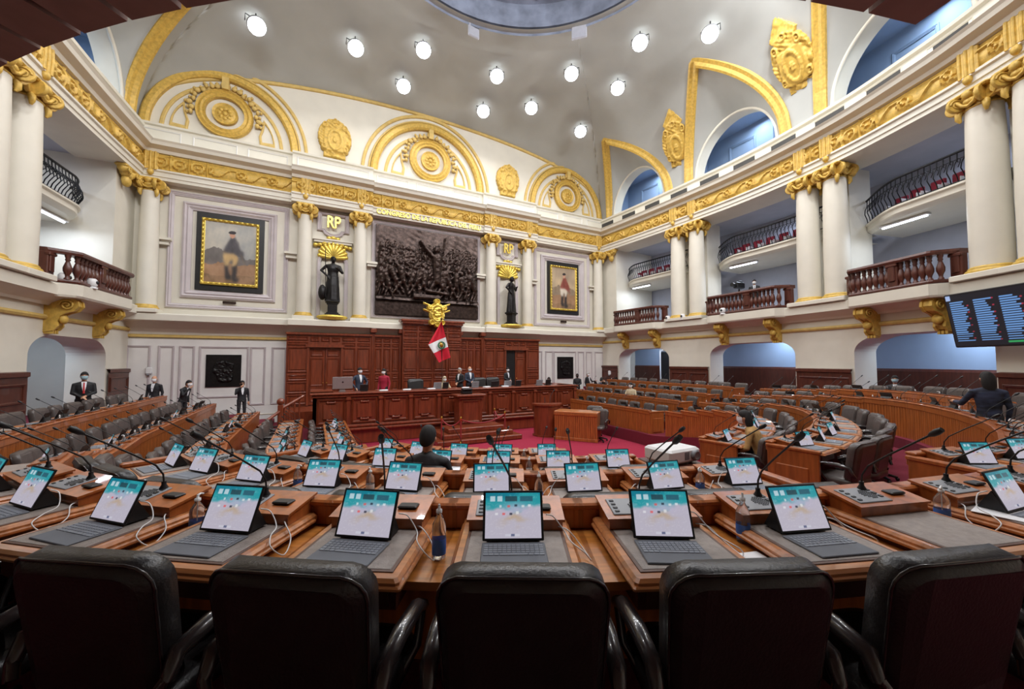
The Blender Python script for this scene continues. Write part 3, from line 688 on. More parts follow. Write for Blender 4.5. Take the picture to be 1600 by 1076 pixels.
def make_bottle(kind, loc, label, group=None, rz=0.):
    e = empty('bottle', loc, rz, label, 'bottle', group)
    for n, me in BT[kind]: inst(me, n, e)
    return e
# ------------------------------------------------------------------ seats
def rng_p(a, b, row):
    """positions from a to b at one seat each"""
    o = []; p = a; s_ = 1 if b > a else -1
    while (b-p)*s_ >= 0:
        o.append(p); l = np.linalg.norm(rowpt(row, p+.5)[:2]-rowpt(row, p-.5)[:2]); p += s_*SPW/l
    return o
BL = []   # (row, list of p left to right, row phrase, short)
BL.append(('B', [27.3+3.75*k for k in range(5, -7, -1)], 'nearest row of desks', 'near'))
BL.append(('C', [28.3+4.1*k for k in range(5, -4, -1)], 'second row of desks', 'near'))
BL.append(('D', [28.5+4.97*k for k in range(4, -3, -1)], 'third row of desks', 'near'))
BL.append(('E', [28.7+5.65*k for k in range(3, -2, -1)], 'fourth row by the red carpet', 'near'))
RW = {'A': 'outermost', 'B': 'second outer', 'C': 'middle', 'D': 'second inner', 'E': 'innermost'}
for r in 'ABCDE':
    BL.append((r, rng_p(62 if r != 'A' else 58, {'A': 146, 'B': 150, 'C': 146, 'D': 130, 'E': 126}[r], r), RW[r]+' row of left wing', 'left'))
    if r != 'A': BL.append((r, rng_p(-84, {'E': -128}.get(r, -150), r)[::-1], RW[r]+' row of right wing', 'right'))
BL.append(('B', rng_p(-38, -74, 'B')[::-1], 'outermost curved row at right', 'curve'))
BL.append(('C', rng_p(0, -72, 'C')[::-1], 'outer curved row at right', 'curve'))
BL.append(('D', rng_p(-5, -74, 'D')[::-1], 'inner curved row at right', 'curve'))
BL.append(('E', rng_p(-9, -74, 'E')[::-1], 'innermost curved row at right', 'curve'))
NOTAB = {('B', 8)}; DESKS = []; ends = []
cnt = 0
for row, ps, phrase, kind in BL:
    n = len(ps); near = kind == 'near'
    for i, p in enumerate(ps):
        M = seatM(row, p)
        if kind == 'near': where = ORD[i]+' from left in the '+phrase
        elif kind == 'left': where = ORD[i]+' from near end, '+phrase
        elif kind == 'right': where = ORD[i]+' from far end, '+phrase
        else: where = ORD[i]+' from far end, '+phrase
        g = ' in the '+phrase
        dk = make_desk(M, 'wooden desk with leather mat, '+where if near else 'slatted wooden desk, '+where, 'desks'+g)
        DESKS.append(dk)
        if i in (0, n-1):
            for sx_ in ((-1,) if i == 0 else (1,)): ends.append((row, M, sx_, DESKS[-1]))
        yaw = random.uniform(-.16, .16) if not near else random.uniform(-.05, .05)
        cy = -.36 if near else -.40-random.uniform(0, .08)
        make_chair(M @ T(random.uniform(-.03, .03), cy, 0) @ Rz(yaw), ('black' if near else 'dark brown')+' leather swivel chair, '+where, 'chairs'+g, CH_D if near else CH_B)
        tab = near and (row, i) not in NOTAB
        if tab or (not near and random.random() < .55):
            dx = random.uniform(-.02, .02)
            ty = random.uniform(-.12, .12) if near else random.uniform(-.3, .3)
            make_tablet(M @ T(dx, -.02, .7735) @ Rz(ty), 'lit tablet with grey keyboard, '+where if near else 'tablet standing on its desk, '+where, 'tablets'+g)
        if not near and random.random() < .5:
            pp = M @ Vector((.29, .12, .7)); make_bottle('pump', pp, 'pump bottle beside desk, '+where, 'bottles'+g, random.uniform(0, 6))

for row, M, sx_, dk in ends:       # close both ends of every run (local +x is right when facing the hall)
    for sx2 in (-1, 1):
        a = M @ Vector((sx2*.7, 0, 0))
        if not any((o.matrix_world.translation-a).length < .3 for o in DESKS if o is not dk):
            inst(END, 'end_panel', dk, M=T(sx2*.375, 0, 0) @ (Matrix.Diagonal((-1, 1, 1, 1)) if sx2 < 0 else Matrix()))
# ------------------------------------------------------------------ people (and statues): one continuous body each
def remesh(q, voxel, name):
    me = bpy.data.meshes.new(name); me.from_pydata(q.v, [], q.f); ob = bpy.data.objects.new(name, me); COL.objects.link(ob)
    m = ob.modifiers.new('r', 'REMESH'); m.mode = 'VOXEL'; m.voxel_size = voxel; m.use_smooth_shade = True
    s_ = ob.modifiers.new('s', 'SMOOTH'); s_.factor = .5; s_.iterations = 2
    dg = bpy.context.evaluated_depsgraph_get(); out = bpy.data.meshes.new_from_object(ob.evaluated_get(dg))
    bpy.data.objects.remove(ob); bpy.data.meshes.remove(me); out.name = name; return out
class Fig:
    def __init__(s): s.q = MB(); s.sh = []
    def cap(s, a, b, ra, rb, m):
        a, b = Vector(a), Vector(b); s.sh.append((np.array(a), np.array(b), ra, rb, m)); d = b-a; L = max(d.length, 1e-4); n = 5
        rot = Vector((0, 0, 1)).rotation_difference(d).to_matrix().to_4x4(); prof = []
        for k in range(n): t = -pi/2+pi/2*k/n; prof.append((max(ra*cos(t), .001), ra*sin(t)))
        for k in range(n+1): t = pi/2*k/n; prof.append((max(rb*cos(t), .001), L+rb*sin(t)))
        s.q.lathe(prof, 10, M=T(*a) @ rot)
    def ell(s, c, r, m):
        s.q.ball(c, r, 14, 10); s.sh.append((np.array(c, float), np.array(c, float), r, None, m))
    def rings(s, R, m):
        n = 14; s.q.loft([[(cx+a*cos(2*pi*k/n), cy+b*sin(2*pi*k/n), cz) for k in range(n)] for (cx, cy, cz, a, b) in R], True, True, True)
        for i in range(len(R)-1):
            (x0, y0, z0, a0, b0), (x1, y1, z1, a1, b1) = R[i], R[i+1]
            s.sh.append((np.array([(x0+x1)/2, (y0+y1)/2, (z0+z1)/2]), None, ((a0+a1)/2, (b0+b1)/2, abs(z1-z0)/2+.03), None, m))
    def mesh(s, name, mats, voxel):
        me = remesh(s.q, voxel, name)
        n = len(me.polygons); c = np.empty(n*3); me.polygons.foreach_get('center', c); c = c.reshape(-1, 3)
        best = np.full(n, 1e9); idx = np.zeros(n, int)
        for a, b, ra, rb, m in s.sh:
            if b is not None and rb is not None:
                d = b-a; L = max(d @ d, 1e-9); t = np.clip(((c-a) @ d)/L, 0, 1); dist = np.linalg.norm(c-(a+t[:, None]*d), axis=1)-(ra+(rb-ra)*t)
            else:
                r = np.array(ra); k = np.linalg.norm((c-a)/r, axis=1); dist = (k-1)*r.min()
            w = dist < best; best[w] = dist[w]; idx[w] = m
        for m in mats: me.materials.append(MATS[m])
        me.polygons.foreach_set('material_index', idx.astype(np.int32)); me.polygons.foreach_set('use_smooth', np.ones(n, bool)); me.update(); return me
def hand(f, w, d, m, side, curl=.25):
    """palm and five fingers leaving the wrist w along d"""
    w = Vector(w); d = Vector(d).normalized(); up = Vector((0, 0, 1)) if abs(d.z) < .8 else Vector((0, 1, 0))
    x = d.cross(up).normalized(); nrm = x.cross(d).normalized()
    f.cap(w, w+d*.07, .026, .034, m)
    for k, (o, l) in enumerate(((-.027, .065), (-.009, .078), (.009, .072), (.027, .058))):
        b = w+d*.085+x*o; k1 = b+d*l*.55-nrm*l*curl*.4; f.cap(b, k1, .0115, .0105, m); f.cap(k1, k1+d*l*.45-nrm*l*curl, .0105, .009, m)
    t = w+d*.02+x*.028*side; f.cap(t, t+d*.045+x*.03*side, .0135, .011, m)
def person(label, loc, rz, pose='stand', top='suit_black', legs='suit_black', skin='skin', hair='hair_black', mask='mask_white', shirt=True, tie=None, longhair=False, bald=False, H=1.72, head=(0, 0), arms=None, lean=0., name='person', floor_sit=.47, voxel=.013, robe=None):
    f = Fig(); k = H/1.72; sit = pose == 'sit'
    pz = .53 if sit else .93
    def TL(y, z):                      # torso lean about the pelvis
        dz = z-pz; return (y*cos(lean)+dz*sin(lean), pz+dz*cos(lean)-y*sin(lean))
    def P(x, y, z): y2, z2 = TL(y, z); return (x, y2, z2)
    o = pz-.93
    R = []
    for (z, a, b, yy) in ((.86, .165, .12, 0), (.98, .16, .112, 0), (1.1, .155, .105, .0), (1.25, .178, .118, .005), (1.36, .185, .112, 0), (1.42, .16, .085, -.005), (1.46, .075, .065, -.01)):
        y2, z2 = TL(yy, z+o); R.append((0, y2, z2, a, b))
    f.rings(R, 0)
    for s in (-1, 1): f.cap(P(s*.07, 0, 1.405+o), P(s*.18, 0, 1.362+o), .055, .06, 0)
    nk = P(0, .0, 1.45+o); hc = P(0, .025, 1.615+o); hc = (hc[0]+head[0], hc[1]+head[1], hc[2]-abs(head[1])*.3)
    f.cap(nk, (hc[0], hc[1]-.01, hc[2]-.06), .056, .052, 2)
    f.ell(hc, (.078, .097, .118), 2); f.ell((hc[0], hc[1]+.03, hc[2]-.06), (.055, .062, .055), 2)
    f.cap((hc[0], hc[1]+.09, hc[2]+.005), (hc[0], hc[1]+.108, hc[2]-.022), .012, .016, 2)
    for s in (-1, 1): f.ell((hc[0]+s*.08, hc[1]-.005, hc[2]-.01), (.014, .02, .032), 2)
    A = arms or {}
    for s, key in ((-1, 'L'), (1, 'R')):
        sh = P(s*.19, 0, 1.365+o)
        el, wr = A.get(key, ((.235, -.03, 1.11), (.235, .05, .87)) if not sit else ((.27, .08, 1.12), (.2, .3, 1.06)))
        el = P(s*el[0], el[1], el[2]+o); wr = P(s*wr[0], wr[1], wr[2]+o)
        f.cap(sh, el, .056, .046, 0); f.cap(el, wr, .047, .034, 0)
        d = Vector(wr)-Vector(el); hand(f, Vector(wr)+d.normalized()*.01, d, 2, -s)
    if robe is None:
        for s in (-1, 1):
            hip = (s*.092, 0, pz-.02)
            kn = (s*.12, .43, pz+.0) if sit else (s*.1, .02, .5)
            an = (s*.12, .42, .1) if sit else (s*.1, -.01, .09)
            f.cap(hip, kn, .09, .062, 1); f.cap(kn, an, .062, .045, 1)
            f.cap((an[0], an[1]-.02, .045), (an[0]*1.15, an[1]+.17, .04), .045, .036, 3)
    else:
        f.rings([(0, 0, .0, .21, .19), (0, 0, .3, .2, .17), (0, .01, .6, .19, .15), (0, 0, .95, .17, .125)], 1)
        for t in range(9):
            a = 2*pi*t/9; f.cap((.2*cos(a), .17*sin(a), .02), (.16*cos(a), .11*sin(a), .95), .035, .02, 1)
    e = empty(name, loc, rz, label, 'person' if name == 'person' else 'statue'); e.scale = (k, k, k) if robe is None else (k*1.2, k*1.15, k)
    mm = (top, legs, skin, 'black')
    inst(f.mesh('body', mm, voxel), 'body', e)
    x, y, z = hc
    if hair and not bald:
        q = MB(); rings = []
        for i in range(9):
            t = pi/2*(-.15+1.15*i/8); n = 16; ring = []
            for j in range(n):
                a = 2*pi*j/n; front = max(0, sin(a)); zz = z+.016+.12*sin(t)+(.05*front-.06*max(0, -sin(a)-.1))*(1-sin(t)); r = max(cos(t), .02)
                ring.append((x+.087*r*cos(a), y-.006+.104*r*sin(a), zz))
            rings.append(ring)
        q.loft(rings, True, True, True)
        if longhair: q.loft([[(x+a*cos(2*pi*j/12), y-.035+b*sin(2*pi*j/12)-off, zz) for j in range(12)] for zz, a, b, off in ((z+.1, .055, .05, 0), (z+.04, .088, .07, .005), (z-.05, .098, .068, .02), (z-.13, .09, .055, .035), (z-.2, .07, .04, .045), (z-.25, .035, .02, .05))], True, True, True)
        q.build('hair', hair, e)
    elif bald and hair:
        q = MB(); q.loft([[(x+.083*cos(a), y+.1*sin(a), z+h) for a in np.linspace(pi*.95, 2.05*pi, 12)] for h in (-.05, .0, .04)], False, False, True); q.build('hair', hair, e)
    if mask:
        q = MB(); rings = []
        for h in (-.1, -.075, -.05, -.025, .0, .012):
            rr = 1.0-.35*max(0, (-h-.05)/.05); rings.append([(x+.082*rr*sin(a), y+.012+.115*rr*cos(a)-(.02 if abs(a) > .9 else 0), z+h) for a in np.linspace(-1.25, 1.25, 11)])
        q.loft(rings, False, False, True); q.build('mask', mask, e)
    if name == 'person':
        for s in (-1, 1): q = MB(); q.ball((x+s*.03, y+.088, z+.02), (.012, .009, .008), 8, 5); q.build('eye', 'black', e)
    if shirt:
        q = MB(); a, b, c, d = P(-.055, .075, 1.455+o), P(.055, .075, 1.455+o), P(.018, .135, 1.16+o), P(-.018, .135, 1.16+o); m1, m2 = P(-.045, .128, 1.32+o), P(.045, .128, 1.32+o)
        q.add([a, b, m2, m1, c, d], [(0, 1, 2, 3), (3, 2, 4, 5)], True); q.add([(p[0], p[1]-.05, p[2]) for p in (a, b, m2, m1, c, d)], [(0, 1, 2, 3), (3, 2, 4, 5)], True); q.build('shirt', 'shirt', e)
        if tie: q = MB(); q.tube([P(0, .1, 1.43+o), P(0, .142, 1.3+o), P(0, .148, 1.12+o)], [.016, .018, .028], 6); q.build('tie', tie, e)
    return e
def yaw_to(p, t): return math.atan2(t[1]-p[1], t[0]-p[0])-pi/2
def face(p, t=(EYE[0], EYE[1])): return yaw_to(p, t)
CROSS = {'L': ((.225, .03, 1.13), (.06, .2, 1.05)), 'R': ((.225, .03, 1.13), (.04, .22, 1.02))}
FACEH = {'R': ((.24, .14, 1.2), (.08, .2, 1.45))}
HIP = {'L': ((.32, -.02, 1.15), (.2, .05, .98))}
DESKH = {'L': ((.27, .12, 1.15), (.16, .36, 1.1)), 'R': ((.27, .12, 1.15), (.16, .36, 1.1))}
p = (-11.7, 15.75); person('standing man in black suit and red tie, in the left archway', (*p, 1.0), face(p), arms=CROSS, mask='mask_blue', tie='tie_red', skin='skin')
p = (-10.95, 18.7); person('man in black suit and white mask, left of two by the wall', (*p, .78), face(p)-.5, bald=True, hair='hair_grey', tie=None)
p = (-10.15, 18.8); person('stooping man in black suit touching his mask, right of two by the wall', (*p, .62), face(p)+.9, lean=.22, arms=FACEH, head=(0, .03))
p = (-8.4, 19.6); person('man in dark uniform with raised phone, under the dark wall plaque', (*p, .5), face(p)+.2, arms=FACEH, mask='black')
p = (-4.05, 17.1); person('man in navy suit standing behind the dais beside the computer', (*p, .97), face(p)+.5, top='suit_navy', legs='suit_navy', arms={'L': ((.34, .0, 1.16), (.22, .12, .95)), 'R': ((.34, 0, 1.16), (.22, .12, .95))}, H=1.8)
p = (-3.05, 17.2); person('woman in red jacket standing behind the dais', (*p, .97), face(p)-.5, top='red_cloth', longhair=True, shirt=False, H=1.74)
p = (-.35, 17.3); person('seated woman in beige jacket behind the middle of the dais', (*p, 1.02), face(p)+.4, 'sit', top='beige_cloth', legs='beige_cloth', hair='beige_cloth', longhair=True, shirt=False, arms=DESKH)
p = (.45, 17.4); person('man in black suit without mask, left of two talking on the dais', (*p, 1.0), face(p)-.7, hair='hair_grey', arms=CROSS, mask=None)
p = (1.0, 17.6); person('man in navy suit with mask, right of two talking on the dais', (*p, 1.0), face(p)+.5, bald=True, hair='hair_grey', top='suit_navy', arms=CROSS, H=1.78)
p = (3.85, 19.2); person('man in black suit standing before the open right door', (*p, .97), face(p)+.8, arms=CROSS)
p = (5.0, 16.7); person('man in black suit seated at the right end of the dais', (*p, .9), face(p), 'sit', mask='black', skin='skin_dark')
p = (8.75, 19.3); person('man all in black, arms folded, left of two at right wall', (*p, .55), face(p), skin='skin_dark', mask='black', shirt=False, arms=CROSS)
p = (9.65, 19.4); person('man in black suit and white mask gesturing at the right wall', (*p, .62), face(p)+.9, hair='hair_grey', arms={'L': ((.3, .1, 1.14), (.28, .36, 1.2))})
p = (8.35, 16.6); person('man in dark jacket seen from behind, at the innermost right desks', (*p, .42), face(p)+pi*.8, top='suit_navy', mask=None, shirt=False, arms=FACEH)
M = seatM('D', -113); v = M @ Vector((0, -.45, 0)); person('seated person in pale blouse among the right wing desks', v, M.to_euler().z+.4, 'sit', top='beige_cloth', shirt=False, longhair=True)
M = seatM('E', -12); v = M @ Vector((-.25, -.5, 0)); person('woman in tan coat bending over the innermost curved desk', v, M.to_euler().z+.15, 'sit', top='tan_coat', legs='suit_black', longhair=True, shirt=False, lean=.35, arms=DESKH, H=1.8)
p = (4.15, 2.05); person('woman in dark plaid jacket seen from behind at far right', (*p, 1.28), face(p)+pi+.35, top='plaid', legs='suit_black', longhair=True, shirt=False, mask=None, H=1.58, arms={'L': ((.3, .12, 1.15), (.3, .36, 1.16))}, skin='skin')
p = (11.0, 5.4); person('man in black suit with blue mask seated below the big screen', (*p, 1.25), face(p), 'sit', mask='mask_blue')
M = seatM('D', 33.47); v = M @ Vector((0, -.42, .0)); person('person in black seated in the third row, seen from behind', v, M.to_euler().z, 'sit', mask=None, shirt=False)
v = wp(sy(11.15), -.35, 5.3, 1); person('camera operator in dark jacket on the right balcony', v, face(v), skin='skin', tie='black')
# ------------------------------------------------------------------ columns
def capital_mesh(r):
    q = MB(); z0 = -.52
    q.lathe([(r*.92, z0-.03), (r*1.08, z0), (r*.98, z0+.04), (r*1.0, z0+.2), (r*1.25, z0+.36), (r*1.2, z0+.4)], 20)
    q.bev((0, 0, z0+.45), (r*2.75, r*2.75, .1), .04)
    for k in range(4):
        a = pi/4+k*pi/2; M = Rz(a)
        for s in (-1, 1):
            c = (r*1.42, s*.1, z0+.24); Mv = M @ T(*c) @ Rz(s*.5) @ Rx(pi/2)
            q.lathe([(.2, -.05), (.22, -.03), (.22, .03), (.2, .05)], 14, M=Mv)
            q.tube([(.15*(1-t*.75)*cos(t*11), .15*(1-t*.75)*sin(t*11), -s*.055) for t in np.linspace(0, 1, 22)], .026, 5, M=Mv)
            q.ball((0, 0, -s*.06), .05, 8, 4, M=Mv)
        q.tube([(r*1.02, 0, z0+.1), (r*1.3, 0, z0-.02), (r*1.32, 0, z0-.16), (r*1.2, 0, z0-.26)], [.05, .085, .07, .03], 8, M=M)
        M2 = Rz(k*pi/2); q.ball((r*1.25, 0, z0+.38), (.1, .13, .13), 8, 6, M=M2); q.ball((r*1.12, 0, z0+.2), (.08, .15, .09), 8, 6, M=M2)
        q.tube([(r*1.3, -.28, z0+.3), (r*1.18, -.14, z0+.12), (r*1.18, 0, z0+.06), (r*1.18, .14, z0+.12), (r*1.3, .28, z0+.3)], .05, 6, M=M2)
    return q.mesh('capital', 'gold')
def column_meshes(r, h):
    q = MB(); q.lathe([(r*1.0, .3), (r*1.0, h*.35), (r*.95, h*.65), (r*.87, h-.55)], 24); sh = q.mesh('shaft', 'plaster')
    q = MB(); q.lathe([(r*1.22, .16), (r*1.27, .2), (r*1.2, .25), (r*1.08, .27), (r*1.12, .3), (r*1.06, .33), (r*1.0, .35)], 24); ri = q.mesh('base_ring', 'gold')
    q = MB(); q.bev((0, 0, .08), (r*2.8, r*2.8, .17), .02); pl = q.mesh('plinth', 'plaster')
    return sh, ri, pl, capital_mesh(r*.87)
q = MB(); q.bev((0, 0, 0), (.5, .14, .8), .05)
for k in (-.16, 0, .16): q.tube([(k, -.06, -.38), (k, -.08, 0), (k, -.06, .38)], .045, 6)
q.ball((0, -.03, -.48), (.12, .1, .14), 8, 5); STRAP = q.mesh('strap', 'gold')
def column(me, h, M, strapM, label, group):
    e = empty('column', label=label, cat='column', group=group); e.matrix_world = M
    inst(me[0], 'shaft', e); inst(me[1], 'base_ring', e); inst(me[2], 'plinth', e); inst(me[3], 'capital', e, (0, 0, h))
    inst(STRAP, 'strap', e, M=strapM)
CB = column_meshes(.33, 5.66); CS = column_meshes(.42, 5.4)
for x, l in ((-12.0, 'white column with gilt capital at the left end of the back wall'), (-6.25, 'white column with gilt capital left of the left bronze statue'), (-3.72, 'white column with gilt capital between left statue and bronze relief'), (3.72, 'white column with gilt capital between bronze relief and right statue'), (6.25, 'white column with gilt capital right of the right bronze statue'), (12.0, 'white column with gilt capital at the right end of the back wall')):
    column(CB, 5.66, T(x, YB-.36, 5.06), T(0, -.3 if abs(x) < 10 else -.12, 6.44), l, 'columns of the back wall')
NMP = [['leftmost pair', 'far pair'], ['middle pair'], ['nearest pair']]
for sg, nm in SIDES:
    for (ys, pn) in (((15.2, 14.0), 'farthest pair'), ((8.45, 7.4), 'middle pair'), ((3.25, 2.3), 'nearest pair')):
        for i, y in enumerate(ys):
            M = wM(sy(y), .02, 5.34, sg)
            column(CS, 5.4, M, T(0, -.38, 6.16), 'white gallery column, %s one of the %s on the %s wall' % (('farther', 'nearer')[i], pn, nm), 'columns of the galleries')
    q = MB()                                # gilt pendant capital on the corner pier
    for k in range(5): q.ball((-.3+.15*k, -.12, -.1+.1*abs(k-2)), (.16, .2, .18), 8, 6)
    q.ball((0, -.1, -.3), (.2, .16, .25), 8, 6); q.bev((0, -.1, .18), (.95, .4, .12), .04)
    for s in (-1, 1): q.tube([(s*.3+.12*(1-t)*cos(t*11), -.32, .0+.12*(1-t)*sin(t*11)) for t in np.linspace(0, .9, 18)], .03, 5)
    o = q.build('pier_capital', 'gold', None, wM(sy(20.3), .1, 10.5, sg)); tag(o, 'gilt scrolled capital on the corner pier of the %s gallery' % nm, 'ornament')
# ------------------------------------------------------------------ galleries
def bal_mesh():
    q = MB(); q.lathe([(.07, 0), (.07, .05), (.045, .08), (.05, .14), (.095, .26), (.1, .36), (.06, .5), (.042, .56), (.065, .6), (.05, .64), (.07, .7), (.07, .76)], 12); return q.mesh('baluster', 'dark_wood')
BAL = bal_mesh()
q = MB(); q.bev((0, 0, .38), (.3, .2, .76), .02, None); q.bev((0, -.11, .42), (.2, .05, .5), .02); q.bev((0, -.09, .7), (.34, .12, .1), .02); POSTB = q.mesh('post', 'dark_wood')
q = MB()
for s in (-1, 1): q.tube([(0, 0, .02), (0, -.05, .2), (0, -.16, .38), (0, -.13, .55), (0, -.02, .72), (0, 0, .98)], .016, 5)
q.tube([(0, .0, .5), (.07, -.03, .6), (.09, -.03, .7), (.04, -.03, .76), (0, -.02, .7), (.03, -.02, .64)], .013, 5); IRON = q.mesh('scroll_bar', 'iron')
q = MB(); q.bev((0, 0, .22), (.44, .42, .08), .03); q.bev((0, .2, .5), (.44, .08, .55), .03); SEATC = q.mesh('cushions', 'seat_red')
q = MB(); q.bev((0, 0, .25), (.03, .4, .5), .01); SEATF = q.mesh('side_frame', 'white_plastic')
def bracket():
    q = MB(); pl = [(.0, 0), (.62, 0), (.7, -.08), (.72, -.22), (.62, -.36), (.45, -.42), (.34, -.5), (.28, -.66), (.3, -.8), (.22, -.92), (.0, -.98)]
    for dx, w in ((0, .34), (-.13, .07), (.13, .07)):
        k = 1.0 if dx == 0 else 1.05; q.loft([[(dx-w/2, -p[0]*k, p[1]*k) for p in pl], [(dx+w/2, -p[0]*k, p[1]*k) for p in pl]], True, True, False)
    for s in (-1, 1):
        q.tube([(s*.2, -.5+.17*(1-t*.8)*cos(t*11), -.2+.17*(1-t*.8)*sin(t*11)) for t in np.linspace(0, 1, 20)], .03, 5)
    q.ball((0, -.36, -.62), (.15, .1, .16), 8, 5)
    for k in (-.1, 0, .1): q.box((k, -.1, -1.02), (.07, .2, .1))
    return q.mesh('bracket', 'gold')
BRK = bracket()
BN = ['far', 'middle', 'near']
for sg, nm in SIDES:
    for bi, (ya, yb) in enumerate(BAYS):
        if sg == -1 and bi > 0: continue                 # out of frame on the left
        s0, s1 = sy(ya), sy(yb); L = s1-s0; w = side_wall[sg]; wh = '%s bay of the %s wall' % (BN[bi], nm)
        off = lambda s, e=.5: .1+.62*sstep(min(s-s0, s1-s)/e)
        # projecting slab under the balustrade
        n = 24; ss = np.linspace(s0+.05, s1-.05, n)
        q = MB(); q.grid([[wp(s, .3, 4.94, sg), wp(s, off(s)+.12, 4.96, sg), wp(s, off(s)+.16, 5.02, sg), wp(s, off(s)+.16, 5.36, sg), wp(s, -.2, 5.38, sg)] for s in ss], False); q.build('balcony_slab', 'plaster', w)
        for k in (.2, .8):
            o = inst(BRK, 'bracket', None, M=wM(s0+L*k, .0, 4.95, sg)); tag(o, 'gilt scroll bracket at the %s end under the %s' % ('far' if k < .5 else 'near', wh), 'bracket', 'gilt balcony brackets')
        e = empty('balustrade', (0, 0, 0), 0, 'turned dark wood balustrade of the '+wh, 'balustrade', 'wooden gallery balustrades')
        P = [(s, off(s)) for s in np.linspace(s0+.08, s1-.08, 40)]
        for (z0, z1, hw, nme) in ((5.38, 5.48, .13, 'bottom_rail'), (6.22, 6.36, .17, 'handrail')):
            q = MB(); q.loft([[wp(s, o-hw, z0, sg), wp(s, o+hw*.85, z0, sg), wp(s, o+hw, (z0+z1)/2, sg), wp(s, o+hw*.85, z1, sg), wp(s, o-hw, z1, sg)] for s, o in P], True, True, False); q.build(nme, 'dark_wood', e)
        nb = int(L/.215)
        for k in range(nb+1):
            s = s0+.16+(L-.32)*k/nb; M = wM(s, off(s), 5.47, sg)
            post = k in (0, nb, int(nb*.6))
            inst(POSTB if post else BAL, 'post' if post else 'baluster', e, M=M)
        # upper balcony: bowed slab, scrolled iron railing, red seats, fluorescent underneath
        off2 = lambda s: -1.7+1.2*sstep((s-s0+.55)/1.9)**.55
        se = s1+(.9 if bi < 2 else .3); ss = np.linspace(s0-.5, se, 60)
        q = MB(); q.grid([[wp(s, -3.7, 8.22, sg), wp(s, off2(s)-.25, 8.2, sg), wp(s, off2(s)-.05, 8.26, sg), wp(s, off2(s), 8.3, sg), wp(s, off2(s), 8.46, sg), wp(s, off2(s)+.08, 8.5, sg), wp(s, off2(s)+.08, 8.56, sg), wp(s, -3.7, 8.57, sg)] for s in ss], False); q.build('upper_balcony_slab', 'plaster', w)
        e = empty('iron_railing', (0, 0, 0), 0, 'black scrolled iron railing of the upper balcony, '+wh, 'railing', 'iron balcony railings')
        for z, r in ((9.54, .04), (8.62, .02), (9.32, .012)):
            q = MB(); q.tube([wp(s, off2(s)-.02, z, sg) for s in ss], r, 6); q.build('rail', 'iron', e)
        nb = int((se-s0+.45)/.17)
        for k in range(nb+1):
            s = s0-.45+(se-s0+.4)*k/nb; inst(IRON, 'scroll_bar', e, M=wM(s, off2(s)-.02, 8.57, sg))
        for k in range(int(L/.6)):
            s = s0+.5+k*.6
            if s > s1-.3: break
            e = empty('gallery_seat', label='red seat behind iron railing, %s from far end, %s' % (ORD[k], wh), cat='seat', group='red gallery seats'); e.matrix_world = wM(s, off2(s)-.75, 8.48, sg)
            inst(SEATC, 'cushions', e); [inst(SEATF, 'side_frame', e, (s_*.24, 0, 0)) for s_ in (-1, 1)]
        M = wM(s0+L*.25, -1.2, 8.12, sg); e = empty('fluorescent_lamp', label='bluish fluorescent lamp under the upper balcony, '+wh, cat='lamp', group='gallery fluorescent lamps'); e.matrix_world = M
        q = MB(); q.bev((0, 0, .03), (1.5, .22, .06), .01); q.build('housing', 'white_plastic', e); q = MB(); q.tube([(-.7, 0, -.02), (.7, 0, -.02)], .03, 8); q.build('tube', 'tube', e)
        pt = M @ Vector((0, 0, -.1)); area(pt, pt-Vector((0, 0, 1)), 1.4, GALLERY_W, (.72, .82, 1), 'RECTANGLE', .25)
        pt = wM((s0+s1)/2, -2.2, 10.6, sg) @ Vector((0, 0, 0)); area(pt, pt-Vector((0, 0, 1)), 1.6, GALLERY_W, (.66, .76, 1), 'RECTANGLE', .3)
        pt = wM((s0+s1)/2, -2.0, 4.7, sg) @ Vector((0, 0, 0)); area(pt, pt-Vector((0, 0, 1)), 1.8, ROOM_W, (.68, .82, 1), 'RECTANGLE', .3)
    for c, a in LUN:
        if sg == -1 and c < 12: continue
        pt = wM(sy(c), -1.4, 16.0, sg) @ Vector((0, 0, 0)); area(pt, pt-Vector((0, 0, 1)), 1.6, ROOM_W, (.68, .82, 1), 'RECTANGLE', .4)
# gold cartouches on the vault and the back wall
def cartouche(X, Z):
    x = X/.8; z = Z/1.1
    sh = (np.abs(x) < .62*(1-.25*np.clip(z+.2, -1, 1)**2)) & (z > -.78+.25*np.abs(x)) & (z < .42)
    ov = np.sqrt((x/.36)**2+((z+.12)/.46)**2)
    top = ((x/.55)**2+((z-.62)/.3)**2 < 1); side = ((np.abs(x)-.62)**2/.09+((z-.05)/.55)**2 < 1)
    n = fbm(X, Z, 11, 4, 2.2)
    H = np.where(side, .13+.05*n, 0); H = np.where(top, np.maximum(H, .17+.06*n), H); H = np.where(sh, .2+.0*n, H)
    H = np.where(sh & (np.abs(ov-1) < .14), .26, H); H = np.where(sh & (ov < .3), .26+.02*n, H); H = np.where((z < -.68) & (z > -.92) & (np.abs(x) < .6), .12+.05*n, H)
    for cx, cz, r in ((-.55, .55, .17), (.55, .55, .17), (-.6, -.5, .15), (.6, -.5, .15), (0, .82, .14)):
        d = np.hypot(x-cx, (z-cz)); H = np.where(d < r, np.maximum(H, .2+.05*np.cos(d/r*9)), H)
    return H
CART = relief(1.9, 2.4, 60, 76, cartouche, .06)
CART_ME = CART.mesh('cartouche', 'gold')
for x, l in ((-5.0, 'gilt shield cartouche on the back wall, left of the middle arch'), (5.0, 'gilt shield cartouche on the back wall, right of the middle arch')):
    tag(inst(CART_ME, 'cartouche', None, M=T(x, YB-.02, 14.5) @ Matrix.Diagonal((1.05, 1, .97, 1))), l, 'ornament', 'gilt cartouches')
